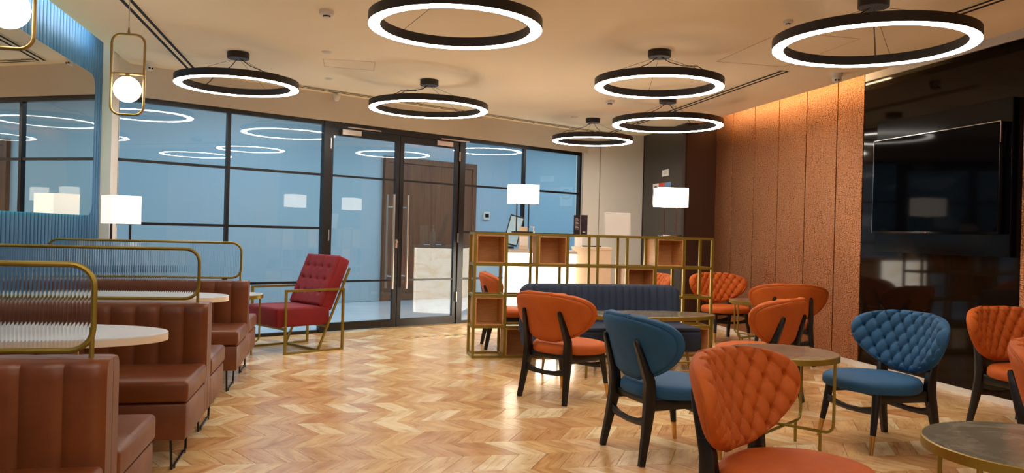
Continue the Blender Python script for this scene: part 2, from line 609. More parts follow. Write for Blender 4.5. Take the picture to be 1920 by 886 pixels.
# mirror on the slat wall (YZ plane)
def yzprism(out, x0, x1, smooth=False):
    mb = MB(); n = len(out)
    vs = [(x0, a, b) for a, b in out] + [(x1, a, b) for a, b in out]
    fs = [tuple(range(n - 1, -1, -1)), tuple(range(n, 2 * n))] + [(i, (i + 1) % n, n + (i + 1) % n, n + i) for i in range(n)]
    return mb.add(vs, fs, smooth)


mr = thing('wall_mirror', 'large round-cornered mirror with teal halo light on the blue slatted wall', 'mirror', (XL, 5.4, 1.31))
mo = rrect(-2.4, 0, 2.55, 1.29, 0.12)
obj('mirror_glass', yzprism(mo, .034, .040), M['mirror'], mr)
obj('backing', yzprism(rrect(-2.39, .01, 2.54, 1.28, .11), .018, .034), M['black'], mr)
hal = MB().tube([(0.010, a, b) for a, b in rrect(-2.375, .015, 2.525, 1.275, .1)], 0.007, 6, True)
obj('halo_light_strip', hal, M['halo'], mr)

# right wall
wr = struct('wall_right', MB().box((XR + .02, YB, 0), (XR + .15, 12.0, 3.06)), M['copper_groove'])
for (a, b_) in ((7.04, 7.48), (7.48, 8.05), (8.05, 8.63), (8.63, 9.2), (9.2, 9.77), (9.77, 10.26), (4.56, 5.13), (3.99, 4.56), (3.42, 3.99), (2.85, 3.42), (2.28, 2.85)):
    obj('copper_panel', MB().rbox((XR, a + .007, 0.05), (XR + .022, b_ - .007, 3.05), .002, 1), M['copper'], wr)
obj('smoked_glass_panel', MB().box((XR + .005, 5.134, 0.05), (XR + .02, 7.036, 2.86)), M['darkglass'], wr)
obj('white_bulkhead', MB().box((XR + .0, 5.134, 2.865), (XR + .02, 7.036, 3.05)), M['wall_white'], wr)
struct('baseboard_right', MB().box((XR - .012, YB, 0), (XR + .02, 10.26, 0.05)), M['wall_white'])
# dark column at the far right corner
col = struct('wall_column', MB().box((4.67, 10.26, 0), (XR + .02, 12.0, 3.06)), M['charcoal_col'])
obj('end_panel', MB().box((4.675, 10.245, 0), (XR, 10.26, 3.05)), M['brown_panel'], col)
obj('edge_trim', MB().box((4.655, 10.25, 0), (4.672, 10.33, 2.84)), M['brown_panel'], col)
# grey back wall in two planes
wb = struct('wall_back', MB().box((3.60, 11.86, 0), (4.72, 12.0, 3.06)), M['wall_grey'])
obj('wall_panel', MB().box((3.665, 11.83, 0), (3.93, 11.861, 2.85)), M['wall_grey'], wb)
obj('wall_panel', MB().box((3.95, 11.84, 0), (4.66, 11.861, 2.85)), M['wall_grey'], wb)
struct('wall_rear', MB().box((XL - .1, YB - .1, 0), (XR + .1, YB, 3.06)), M['wall_cream'])


# glazed front, in glazing coordinates (s along, n across, z)
def gbox(mb, s0, s1, n0, n1, z0, z1):
    vs = []
    for z in (z0, z1):
        for s_, n_ in ((s0, n0), (s1, n0), (s1, n1), (s0, n1)):
            vs.append(gp(s_, n_, z))
    return mb.add(vs, [(0, 3, 2, 1), (4, 5, 6, 7), (0, 1, 5, 4), (1, 2, 6, 5), (2, 3, 7, 6), (3, 0, 4, 7)])


def s_at(px):                 # distance along the glazing of a sight line, used once for the mullion spacing
    t = (px - 960) / 1480.0
    dx, dy = t * cy_ + sy_, -t * sy_ + cy_
    # solve G0 + s*GD = k*(dx,dy)
    k = (G0.x * GD.y - G0.y * GD.x) / (dx * GD.y - dy * GD.x)
    p = Vector((dx * k, dy * k, 0)) - G0
    return p.dot(GD)


SL = (Vector((-2.21, gy(-2.21), 0)) - G0).dot(GD)
S1 = s_at(423.5); SJ0, SJ1 = s_at(601), s_at(611); SD1, SD2 = s_at(745), s_at(745); SJ2, SJ3 = s_at(856), s_at(865)
SM = s_at(978.5); SE = s_at(1083)
ZT = 2.53
wf = struct('wall_front_header', gbox(MB(), SL - .05, SE + .12, -0.06, 0.06, ZT, 3.06), M['wall_cream'])
frm = MB()
gbox(frm, SL, SE, -.03, .03, ZT - .05, ZT)             # head
gbox(frm, SL, SJ0, -.03, .03, 0, .035)                 # sills
gbox(frm, SJ3, SE, -.03, .03, 0, .035)
struct('trim_1', frm, M['black'])
zr = (0.607, 1.247, 1.885)


def bay(idx, s0, s1):
    b = struct('window_%d' % idx, gbox(MB(), s0 - .018, s0 + .018, -.028, .028, .035, ZT - .05), M['black'])
    gb = MB(); gbox(gb, s0 + .018, s1 - .018, -.004, .004, .035, ZT - .05)
    obj('glass_pane', gb, M['glass'], b)
    for z in zr:
        mb = MB(); gbox(mb, s0 + .018, s1 - .018, -.018, .018, z - .014, z + .014)
        obj('glazing_bar', mb, M['black'], b)
    return b


bay(1, SL - .03, S1); bay(2, S1, SJ0)
bay(3, SJ3, SM); b4 = bay(4, SM, SE)
mb = MB(); gbox(mb, SE - .02, SE + .02, -.03, .03, 0, ZT); obj('frame_post', mb, M['black'], b4)
jb = MB(); gbox(jb, SJ0, SJ1, -.04, .04, 0, ZT); gbox(jb, SJ2, SJ3, -.04, .04, 0, ZT); gbox(jb, SJ1, SJ2, -.04, .04, ZT - .07, ZT)
struct('trim_2', jb, M['black'])


def door(idx, s0, s1, hs):
    d = struct('door_%d' % idx, MB(), M['black'])
    st = 0.062
    fr = MB()
    gbox(fr, s0 + .006, s0 + st, -.022, .022, .012, ZT - .075)
    gbox(fr, s1 - st, s1 - .006, -.022, .022, .012, ZT - .075)
    gbox(fr, s0 + st, s1 - st, -.022, .022, .012, .11)
    gbox(fr, s0 + st, s1 - st, -.022, .022, ZT - .16, ZT - .075)
    d.data = fr.mesh('door'); d.data.materials.append(M['black'])
    g = MB(); gbox(g, s0 + st, s1 - st, -.004, .004, .11, ZT - .16); obj('glass_pane', g, M['glass'], d)
    for z in zr[::2]:
        mb = MB(); gbox(mb, s0 + st, s1 - st, -.012, .012, z - .012, z + .012); obj('glazing_bar', mb, M['black'], d)
    sh = s1 - .105 if hs > 0 else s0 + .105
    for n_ in (-.075, .075):
        hb = MB().tube([gp(sh, n_, .50), gp(sh, n_, 1.70)], 0.016, 12)
        for z in (.66, 1.54):
            hb.tube([gp(sh, n_, z), gp(sh, 0.004 if n_ > 0 else -.004, z)], 0.009, 8)
        h = obj('pull_handle', hb, M['steel'], d); h['label'] = 'long steel bar pull handle'
    # closer and hinges
    sc_ = s0 + .28 if hs > 0 else s1 - .28
    mb = MB(); gbox(mb, sc_ - .13, sc_ + .13, -.075, -.023, ZT - .145, ZT - .085)
    obj('door_closer', mb, M['steel'], d)
    mb = MB(); gbox(mb, sc_ - .05, sc_ + .42, -.06, -.045, ZT - .06, ZT - .045); obj('closer_arm', mb, M['steel'], d)
    se = s0 + .012 if hs > 0 else s1 - .012
    for z in (2.2, 1.1, .3):
        mb = MB().tube([gp(se, -.048, z), gp(se, -.048, z + .13)], .008, 8); obj('hinge', mb, M['steel'], d)
    return d


d1 = door(1, SJ1, SD1, 1); d2 = door(2, SD2, SJ2, -1)
mb = MB().tube([gp(SD1 - .03, -.022, 1.10), gp(SD1 - .03, -.05, 1.10)], .017, 12); gbox(mb, SD1 - .045, SD1 - .015, -.032, -.022, 1.02, 1.13)
obj('lock_cylinder', mb, M['steel'], d1)

# corridor beyond the glazing
cf = MB(); cf.add([gp(-9, .031, -.004), gp(15, .031, -.004), gp(15, 3.5, -.004), gp(-9, 3.5, -.004), gp(-9, .031, -.1), gp(15, .031, -.1), gp(15, 3.5, -.1), gp(-9, 3.5, -.1)],
                  [(0, 1, 2, 3), (7, 6, 5, 4), (0, 4, 5, 1), (1, 5, 6, 2), (2, 6, 7, 3), (3, 7, 4, 0)])
struct('floor_corridor', cf, M['corridor_floor'])
struct('wall_corridor', gbox(MB(), -9, 15, 3.35, 3.5, 0, 3.4), M['corridor_wall'])
struct('wall_corridor_left', gbox(MB(), -9.1, -9, .03, 3.5, 0, 3.4), M['corridor_wall'])
struct('wall_corridor_right', gbox(MB(), 15, 15.1, .03, 3.5, 0, 3.4), M['corridor_wall'])
struct('ceiling_corridor', gbox(MB(), -9, 15, .0, 3.5, 3.4, 3.5), M['wall_white'])
struct('wall_corridor_near', gbox(MB(), -9, SL - .16, -.02, .06, 0, 3.4), M['corridor_wall'])
struct('wall_corridor_near_right', gbox(MB(), SE + .12, 15, .08, .16, 0, 3.4), M['corridor_wall'])
struct('wall_corridor_header', gbox(MB(), SL - .16, SE + .12, .061, .08, ZT, 3.4), M['corridor_wall'])


def s_far(px, n):
    t = (px - 960) / 1480.0
    dx, dy = t * cy_ + sy_, -t * sy_ + cy_
    Q = G0 + GN * n
    k = (Q.x * GD.y - Q.y * GD.x) / (dx * GD.y - dy * GD.x)
    return (Vector((dx * k, dy * k, 0)) - Q).dot(GD)


ds0, ds1 = s_far(716, 3.33), s_far(888, 3.33)
dm = (ds0 + ds1) / 2
cd = struct('door_3', MB(), None)
fr = MB(); gbox(fr, ds0, ds0 + .09, 3.27, 3.35, 0, 2.54); gbox(fr, ds1 - .09, ds1, 3.27, 3.35, 0, 2.54); gbox(fr, ds0 + .09, ds1 - .09, 3.27, 3.35, 2.44, 2.54)
cd.data = fr.mesh('door_frame'); cd.data.materials.append(M['corridor_door'])
for a, b_ in ((ds0 + .092, dm - .002), (dm + .002, ds1 - .092)):
    mb = MB(); gbox(mb, a, b_, 3.29, 3.35, .01, 2.438); obj('door_leaf', mb, M['corridor_door'], cd)
for sg in (-1, 1):
    mb = MB().tube([gp(dm + sg * .07, 3.29, 1.0), gp(dm + sg * .07, 3.24, 1.0), gp(dm + sg * .2, 3.24, 1.0)], .011, 8)
    obj('lever_handle', mb, M['chrome'], cd)
mb = MB(); sw = s_far(911, 3.33); gbox(mb, sw - .07, sw + .07, 3.335, 3.35, 1.5, 1.64)
swp = thing('wall_control', 'small square grey control plate on the blue corridor wall beyond the glass', 'switch', gp(sw, 3.33, 1.5))
mb2 = MB().box((-.075, -.02, 0), (.075, .02, .15)); obj('plate', mb2, M['wall_grey'], swp)
mb2 = MB().box((-.045, -.026, .04), (.045, -.019, .11)); obj('display', mb2, M['tv_black'], swp); swp.rotation_euler = (0, 0, GANG)
bpy.data.meshes.remove(bpy.data.meshes.new('unused'))

# ------------------------------------------------------------------ ceiling fittings
def slot(p, q, label):
    p = Vector((*p, 0)); q = Vector((*q, 0)); d = (q - p); L = d.length; a = math.atan2(d.y, d.x)
    t = thing('linear_air_diffuser', label, 'diffuser', (p.x, p.y, ZC - .0045), a, 'black slot diffusers in the ceiling')
    for k in (-.032, .032):
        obj('slot', MB().box((0, k - .014, -.0035), (L, k + .014, .0)), M['dark_hole'], t)
    obj('flange', MB().box((0, -.056, -.002), (L, .056, 0.0)), M['ceiling'], t)
    return t


slot((-1.55, 1.5), (-1.55, 8.69), 'black double slot diffuser running along the left side of the ceiling')
slot((-1.50, 8.69), (4.0, 8.69 + 5.5 * GD.y / GD.x), 'black double slot diffuser running along the glazed front')
slot((4.05, 6.76), (4.05, 11.66), 'black double slot diffuser by the copper wall, farther of the two on that side')
slot((4.12, 1.5), (4.12, 4.95), 'black double slot diffuser above the television wall at the top right corner')


def ceil_at(px, py):
    X = (px - 960) / 1480.0; hz = 436.4 + .0263 * (px - 960)
    D = (ZC - EYE) * 1480 / (hz - py)
    return cw(X * D, D)


def disc(px, py, name, label, cat, prof, mtl, group=None):
    x, y = ceil_at(px, py)
    t = thing(name, label, cat, (x, y, ZC), 0, group)
    obj('body', MB().lathe(prof, seg=20), mtl, t)
    return t


def smoke(px, py, label):
    t = disc(px, py, 'smoke_detector', label, 'detector', [(.055, 0), (.055, -.02), (.05, -.03), (.028, -.032), (.026, -.05), (.02, -.054)], M['white_plastic'], 'ceiling detectors')
    if px > 1400:
        t.scale = (.65, .65, .65)
    obj('vent', MB().lathe([(.0265, -.036), (.0275, -.038), (.0275, -.046), (.0265, -.048)], seg=20), M['dark_hole'], t)


smoke(602, 20, 'white smoke detector on the ceiling left of the front centre ring light')
smoke(1137, 188, 'white smoke detector on the ceiling between the small far rings and the right middle ring')
smoke(1467, 38, 'small ceiling detector just left of the big ring light at the top right')
for px, py, lb in ((604, 97, 'small flush white disc in the ceiling, nearer of the two beside the access hatch'), (609, 147, 'small flush white disc in the ceiling, farther of the two beside the access hatch'), (1071, 219, 'small flush white disc in the ceiling above the farthest ring light')):
    t = disc(px, py, 'ceiling_sprinkler', lb, 'sprinkler', [(.045, 0), (.045, -.005), (.03, -.012), (.012, -.013)], M['white_plastic'], 'flush ceiling discs')


def hatch(pts, label):
    P = [Vector((*ceil_at(*p), 0)) for p in pts]
    c = sum(P, Vector()) / len(P)
    mb = MB()
    for i in range(len(P)):
        a, b_ = P[i] - c, P[(i + 1) % len(P)] - c
        mb.obox((a.x, a.y, -.001), (b_.x, b_.y, -.001), .006, .002)
    t = tag(obj('ceiling_hatch', mb, M['wall_grey'], loc=(c.x, c.y, ZC)), label, 'hatch', 'ceiling access hatches')
    t.data.materials.clear(); t.data.materials.append(noisy('hatch_joint', (120, 100, 80), (130, 108, 88), 3, .8)) if False else t.data.materials.append(M['cabinet_beige'])


hatch([(598, 110), (695, 116), (693, 132), (600, 124)], 'small rectangular access hatch in the ceiling left of the far middle ring light')
x0, y0 = ceil_at(1335, 115); x1, y1 = 3.95, y0 - 1.1
mb = MB()
for a, b_ in (((x0, y0), (x1, y0)), ((x1, y0), (x1, y1)), ((x1, y1), (x0, y1)), ((x0, y1), (x0, y0))):
    mb.obox((a[0] - x0, a[1] - y0, -.001), (b_[0] - x0, b_[1] - y0, -.001), .008, .002)
tag(obj('ceiling_hatch', mb, M['cabinet_beige'], loc=(x0, y0, ZC)), 'large square access hatch in the ceiling behind the top right ring light', 'hatch', 'ceiling access hatches')


def dome_cam(x, y, rz, label):
    t = thing('dome_camera', label, 'camera', (x, y, ZC), rz, 'ceiling dome cameras'); t.scale = (.7, .7, .72)
    obj('mount', MB().lathe([(.075, 0), (.075, -.035), (.068, -.05), (.06, -.052)], seg=24), M['white_plastic'], t)
    obj('dome', MB().lathe([(.06, -.05), (.064, -.07), (.058, -.095), (.04, -.115), (.015, -.124)], seg=24), M['white_plastic'], t)
    for k in (-.02, .02):
        obj('lens', MB().tube([(k, -.048, -.09), (k, -.066, -.094)], .013, 12), M['lens'], t)


x, y = ceil_at(272, 116); dome_cam(x, y, .6, 'white dome camera on the ceiling beside the white pier and hanging globe lamp')
x, y = ceil_at(1561, 138); dome_cam(min(x, 4.72), y, -.5, 'white dome camera on the ceiling above the copper wall panels')
x, y = ceil_at(624, 174)
t = thing('ceiling_spot', 'white cone shaped spot fitting on the ceiling over the left door', 'spotlight', (x, y, ZC))  # cone spot fitting on a short stem
obj('stem', MB().lathe([(.015, 0), (.015, -.02)], seg=12), M['white_plastic'], t)
obj('cone', MB().lathe([(.05, -.02), (.052, -.03), (.03, -.09), (.012, -.1)], seg=20), M['white_plastic'], t)


# ------------------------------------------------------------------ ring lights
def ring_mesh(Rr, z0, z1, wd, seg=96):
    """rectangular section ring, outer radius Rr, width wd"""
    mb = MB(); sec = [(Rr, z0), (Rr, z1), (Rr - wd, z1), (Rr - wd, z0)]
    vs = []; fs = []
    for k in range(seg):
        t = 2 * PI * k / seg
        for r, z in sec:
            vs.append((r * math.cos(t), r * math.sin(t), z))
    for k in range(seg):
        for j in range(4):
            a = k * 4 + j; b_ = k * 4 + (j + 1) % 4; n = ((k + 1) % seg) * 4
            fs.append((a, b_, n + (j + 1) % 4, n + j))
    return mb.add(vs, fs, True)


ZR = 2.53
RM = {}
for Rr in (.549, .629):
    RM[Rr] = (ring_mesh(Rr, ZR - ZC + .004, ZR - ZC + .068, .075).mesh('ring_housing'), ring_mesh(Rr - .003, ZR - ZC, ZR - ZC + .006, .069).mesh('light_strip'))
    RM[Rr][0].materials.append(M['ring_black']); RM[Rr][1].materials.append(M['led'])
CAN = MB().lathe([(.096, 0), (.098, -.005), (.098, -.056), (.094, -.06)], seg=36).mesh('canopy'); CAN.materials.append(M['ring_black'])


def ring(x, y, Rr, cord, label, ang=0.4):
    t = thing('ring_pendant_light', label, 'ceiling light', (x, y, ZC), 0, 'black ring pendant lights')
    obj('ring_housing', RM[Rr][0], None, t); obj('light_strip', RM[Rr][1], None, t); obj('canopy', CAN, None, t)
    zt = ZR - ZC + .068; rm = Rr - .037
    for k in range(3):
        a = ang + k * 2 * PI / 3
        obj('suspension_wire', MB().tube([(.02 * math.cos(a), .02 * math.sin(a), -.058), (rm * math.cos(a), rm * math.sin(a), zt)], .0016, 5), M['ring_black'], t)
    for cd_ in cord:
        px, py = rm * math.cos(cd_), rm * math.sin(cd_)
        pts = [(.012 * math.cos(cd_), .012 * math.sin(cd_), -.055)]
        for q, sag in ((.2, .015), (.45, .012), (.7, -.02), (.85, .0), (.97, .0), (1.0, 0)):
            pts.append((px * q, py * q, -.06 + (zt + .06) * q - sag))
        obj('power_cord', MB().tube(pts, .004, 6), M['black'], t)


k_ = 1.28
for (X, D, Rr, cord, lb) in (
        (-.3055, 3.9127, .549, (), 'black glowing ring light at the top centre of the ceiling, nearest in the middle'),
        (1.8247, 4.0531, .629, (2.6, .9), 'largest black glowing ring light at the top right above the television'),
        (-2.0098, 5.7022, .549, (2.3, .1), 'black glowing ring light nearest the blue slatted wall'),
        (-.719, 6.5554, .629, (-2.4, -2.25), 'black glowing ring light over the glass double doors'),
        (.9594, 5.3059, .549, (2.6, -.9), 'black glowing ring light in the right middle, upper of the close pair'),
        (1.3711, 7.1085, .629, (2.2, .6), 'black glowing ring light in front of the copper wall, lower of the close pair'),
        (.8364, 8.4726, .549, (2.9, .7), 'farthest and smallest looking black glowing ring light before the grey wall')):
    x, y = cw(X * k_, D * k_); ring(x, y, Rr, cord, lb, ang=random.random() * 2)
for x, y, lb in ((-.6, 1.6, 'added ring light overhead left, outside the view'), (3.0, 1.3, 'added ring light overhead right, outside the view'), (1.2, -1.2, 'added ring light overhead behind the viewpoint')):
    ring(x, y, .549, (1.0,), lb)  # extra unseen rings, added to help light the room


# ------------------------------------------------------------------ globe pendants over the booths
def globe_pendant(x, y, rz, label):
    t = thing('globe_pendant_lamp', label, 'pendant lamp', (x, y, ZC), rz, 'brass frame globe pendants')
    z0, z1, hw = 1.99 - ZC, 2.54 - ZC, .105
    obj('frame', MB().tube([(a, 0, b) for a, b in rrect(-hw, z0, hw, z1, .06)], .0085, 10, True), M['brass'], t)
    obj('crossbar', MB().tube([(-hw, 0, 2.27 - ZC), (hw, 0, 2.27 - ZC)], .0075, 8), M['brass'], t)
    obj('cable', MB().tube([(0, 0, 0), (0, 0, z1)], .003, 6), M['steel'], t)
    obj('cable_grip', MB().lathe([(.004, z1 + .05), (.007, z1 + .03), (.011, z1)], seg=12), M['brass'], t)
    obj('lamp_holder', MB().lathe([(.014, 2.27 - ZC), (.016, 2.25 - ZC), (.02, 2.24 - ZC)], seg=12), M['brass'], t)
    zc = 2.163 - ZC; r = .088
    obj('globe', MB().lathe([(r * math.sin(PI * k / 16) + 1e-4, zc + r * math.cos(PI * k / 16)) for k in range(17)], seg=32), M['globe'], t)
    obj('ceiling_rose', MB().lathe([(.05, 0), (.05, -.012), (.02, -.02)], seg=20), M['white_plastic'], t)


globe_pendant(-1.46, 5.85, 0, 'brass looped pendant with a glowing white globe, hanging by the white pier')
globe_pendant(-1.435, 3.80, 0, 'brass looped pendant with a glowing white globe cut by the top left corner')


# ------------------------------------------------------------------ booths
BX0, BX1 = XL + .03, -.735
NCH = 12


def channel_back(y0, y1, sgn):
    """channelled leather back, front face towards sgn*Y"""
    W = BX1 - BX0; mb = MB()
    seg = 8; n = NCH * seg
    prof = [(0.0, .40), (0.0, .775), (.006, .79), (.02, .798), (.05, .80)]
    T = abs(y1 - y0); vs = []; fs = []
    rows = [(0.0, .38), (0.0, .50), (0.0, .62), (0.0, .74), (.003, .775), (.012, .79), (.03, .80)]
    for (ins, z) in rows:
        for i in range(n + 1):
            u = i / seg; fr_ = abs(math.sin(PI * u))
            d = .011 * (fr_ ** .28) + .003 * fr_
            x = BX0 + W * i / n
            e = 0
            if i > n - 3:
                e = (.012, .004, 0)[n - i] if n - i < 3 else 0
            yy = (T - .014) / 1 + d - ins - e
            vs.append((x, yy, z))
    m_ = n + 1
    for r_ in range(len(rows) - 1):
        for i in range(n):
            a = r_ * m_ + i; fs.append((a, a + 1, a + 1 + m_, a + m_))
    # top, rear and side faces
    b0 = len(vs)
    top = (len(rows) - 1) * m_
    vs += [(BX0, 0, .80), (BX1, 0, .80), (BX0, 0, .38), (BX1, 0, .38)]
    fs.append(tuple([top + i for i in range(m_)] + [b0 + 1, b0]))
    fs.append((b0, b0 + 1, b0 + 3, b0 + 2))
    fs.append(tuple([r_ * m_ + n for r_ in range(len(rows))] + [b0 + 1, b0 + 3]))
    fs.append(tuple([r_ * m_ for r_ in range(len(rows))] + [b0, b0 + 2]))
    fs.append(tuple([i for i in range(m_)] + [b0 + 3, b0 + 2]))
    mb.add([(x, y1 + (-yy if True else yy) if sgn < 0 else y0 + yy, z) for x, yy, z in vs], fs, True)
    return mb


def booth(yc, label, near=True, far=True):
    t = thing('booth_bench', label, 'booth seat', (0, yc, 0), 0, 'brown leather back-to-back booth benches')
    # backs
    for sg in ((-1,) if not far else (-1, 1)):
        y0, y1 = (-.097, -.002) if sg < 0 else (.002, .097)
        obj('backrest', channel_back(y0, y1, sg), M['leather'], t)
        obj('back_base', MB().rbox((BX0, min(y0, y1), .17), (BX1 - .004, max(y0, y1), .385), .008, 2), M['leather'], t)
        a, b_ = (-.65, -.085) if sg < 0 else (.085, .65)
        obj('seat_cushion', MB().rbox((BX0, a, .355), (BX1 + .004, b_, .465), .022, 3), M['leather'], t)
        obj('seat_base', MB().rbox((BX0 + .005, min(y0, a) if sg < 0 else .098, .17), (BX1 - .002, -.098 if sg < 0 else b_ - .02, .352), .012, 2), M['leather'], t)
        for xx in (BX1 - .08, BX0 + .15):
            p = [(xx, sg * .60, .172), (xx, sg * .57, .008), (xx, sg * .20, .008), (xx, sg * .17, .172)]
            obj('sled_leg', MB().tube(p, .007, 8), M['black'], t)
            for q in (.53, .25):
                obj('glide', MB().lathe([(.012, 0), (.012, .014)], (xx, sg * q, 0), 10), M['black'], t)
    # screen
    sx0, sx1 = BX0 + .02, -.80
    fr_ = obj('screen_frame', MB().tube([(a, 0, b) for a, b in rrect(sx0, .822, sx1, 1.108, .075)], .0095, 8, True), M['brass2'], t)
    for xx in (sx1 - .004, sx0 + .15, (sx0 + sx1) / 2):
        obj('screen_post', MB().tube([(xx, 0, .78), (xx, 0, .90 if xx > sx1 - .01 else .832)], .0085, 8), M['brass2'], t)
    # fluted pane
    mb = MB(); pitch = .0122; n = int((sx1 - sx0 - .01) / pitch) * 4
    vs = []; fs = []
    def zlim(x):
        r = .075 - .005; e = 0
        d = min(x - sx0, sx1 - x) - .005
        if d < r:
            e = r - math.sqrt(max(r * r - (r - d) ** 2, 0))
        return .828 + e, 1.102 - e
    for i in range(n + 1):
        x = sx0 + .006 + (sx1 - sx0 - .012) * i / n
        z0, z1 = zlim(x); y = -.003 - .0021 * abs(math.sin(PI * i / 4.0))
        vs += [(x, y, z0), (x, y, z1), (x, .002, z0), (x, .002, z1)]
    for i in range(n):
        a = i * 4; b_ = a + 4
        fs += [(a, b_, b_ + 1, a + 1), (a + 2, a + 3, b_ + 3, b_ + 2), (a, a + 2, b_ + 2, b_), (a + 1, b_ + 1, b_ + 3, a + 3)]
    fs += [(0, 1, 3, 2), (n * 4, n * 4 + 2, n * 4 + 3, n * 4 + 1)]
    mb.add(vs, fs, True)
    obj('fluted_pane', mb, M['fluted'], fr_)
    return t


booth(2.865, 'brown leather back-to-back booth bench nearest, at the lower left corner')
booth(4.85, 'brown leather back-to-back booth bench in the middle of the left row')
booth(6.82, 'brown leather back-to-back booth bench farthest, next to the small brass side table')


def booth_table(yc, label):
    t = thing('booth_table', label, 'table', (0, yc, 0), 0, 'white booth tables')
    x1 = -.76; x0 = XL + .05; hw = .30
    out = [(x0, -hw), (x0 + .9, -hw)]
    for k in range(25):
        a = -PI / 2 + PI * k / 24
        out.append((x0 + .9 + (x1 - x0 - .9) * math.cos(a), hw * math.sin(a)))
    out += [(x0, hw)]
    cx_ = (x0 + x1) / 2
    obj('tabletop', MB().layers(out, [(1, .752), (1, .758), (.997, .76)], (cx_, 0)), M['white_top'], t)
    obj('tabletop_edge', MB().layers(out, [(.99, .722), (1.0, .724), (1.0, .752)], (cx_, 0)), M['white_edge'], t)
    obj('pedestal', MB().lathe([(.03, .012), (.03, .724)], (-1.16, 0, 0), 20), M['brass'], t)
    obj('base_plate', MB().lathe([(.25, 0), (.25, .008), (.245, .012), (.04, .016)], (-1.09, 0, 0), 40), M['brass2'], t)


booth_table(3.84, 'white booth table with brass pedestal, nearer of the two on the left')
booth_table(5.83, 'white booth table with brass pedestal, farther one behind the second ribbed glass screen')


# ------------------------------------------------------------------ lounge chairs
LEAN = R(17); CL, SLN = math.cos(LEAN), math.sin(LEAN)
HB = .392


def bw(v):
    if v > .6:
        w_ = .40 * (1 - ((v - .6) / .4) ** 2.7) ** .5
    else:
        w_ = .40 * (1 - ((.6 - v) / .6) ** 1.9) ** .5
    return max(w_, .085 if v < .5 else .12)


def bpt(x, s_, h):
    """point on the chair back: x across, s_ up the slope, h out of the front face"""
    y = -.205 - s_ * SLN + .95 * x * x - .10 * s_ * (1 - s_ / HB) * 0
    z = .44 + s_ * CL + .02 * (x / .35) ** 2
    n = Vector((-1.9 * x, CL, SLN)).normalized()
    return Vector((x, y, z)) + n * h


def back_mesh(front, scale=1.0, nu=144, nv=92):
    vs = []; fs = []
    for j in range(nv + 1):
        v = j / nv; v = .5 - .5 * math.cos(PI * v)
        wv_ = bw(v) * scale
        for i in range(nu + 1):
            u = math.sin((i / nu * 2 - 1) * PI / 2 * .985) / math.sin(PI / 2 * .985)
            x = u * wv_
            s_ = HB / 2 + (v - .5) * HB * scale
            # edge distance
            d = min(wv_ - abs(x), (s_ - HB / 2 + HB / 2 * scale) * 1.0 + .0, (HB / 2 + HB / 2 * scale - s_))
            d2 = min((wv_ - abs(x)) * .8, s_ - (HB / 2 - HB / 2 * scale) + .0, (HB / 2 + HB / 2 * scale) - s_)
            d2 = max(d2, 0)
            if front:
                e = .04; q = min(d2 / e, 1)
                h = .055 * math.sqrt(max(0, 1 - (1 - q) ** 2))
                a, b_ = .094, .125
                p_ = x / a + (s_ - .06) / b_; q_ = x / a - (s_ - .06) / b_
                tf = (abs(math.sin(PI * p_)) * abs(math.sin(PI * q_))) ** .33
                k = min(1, d2 / .02)
                fp, fq = p_ - round(p_), q_ - round(q_)
                bd = math.hypot((fp + fq) / 2 * a, (fp - fq) / 2 * b_)
                h += k * (.025 * (tf - 1) - .024 * math.exp(-(bd / .010) ** 2))
            else:
                e = .05; q = min(d2 / e, 1)
                h = -.022 * math.sqrt(max(0, 1 - (1 - q) ** 2)) - .004
            vs.append(bpt(x, s_, h))
    m_ = nu + 1
    for j in range(nv):
        for i in range(nu):
            a = j * m_ + i; fs.append((a, a + 1, a + 1 + m_, a + m_))
    if not front:
        # close the shell at its rim
        pass
    return MB().add(vs, fs, True)


def smooth_mesh(mb, name):
    me = bpy.data.meshes.new(name); me.from_pydata([tuple(v) for v in mb.v], [], mb.f)
    me.polygons.foreach_set('use_smooth', [True] * len(me.polygons)); me.update(); return me


CH = {}
CH['cushion'] = back_mesh(True)
CH['shell'] = back_mesh(False, .955, 48, 30)
# rear face of the cushion (plain) so the cushion is closed
vs = []; fs = []; NP = 96
rim = []
for j in range(0, 61):
    v = .5 - .5 * math.cos(PI * j / 60); rim.append((bw(v), HB * v))
outl = [(a, b_) for a, b_ in rim] + [(-a, b_) for a, b_ in reversed(rim)]
CH['rimpts'] = [bpt(HB * 0 + a * .955, HB / 2 + (b_ - HB / 2) * .955, -.006) for a, b_ in outl]


def make_chair_meshes(color):
    r = {}
    c = back_mesh(True); 
    # plain rear skin of cushion
    nb = back_mesh(False, 1.0, 48, 30)
    nb.v = [bpt(*p) for p in []] or nb.v
    r['cushion'] = smooth_mesh(c, 'back_cushion'); r['cushion'].materials.append(color)
    return r


def seat_mb():
    out = []
    n = 56
    for k in range(n):
        a = 2 * PI * k / n; ca, sa = math.cos(a), math.sin(a)
        # front broad (+y), rear narrow (-y)
        rx = .295 if sa > 0 else .295 - .085 * (-sa) ** 1.0
        ry = .30 if sa > 0 else .235
        e = .62 if sa < 0 else .78
        x = rx * math.copysign(abs(ca) ** e, ca); y = ry * math.copysign(abs(sa) ** (.85), sa)
        out.append((x, y + .01))
    return MB().layers(out, [(.90, .352), (.97, .354), (1.0, .366), (1.0, .392), (.985, .408), (.94, .421), (.85, .429), (.6, .434), (.3, .436), (.05, .436)], (0, .02))


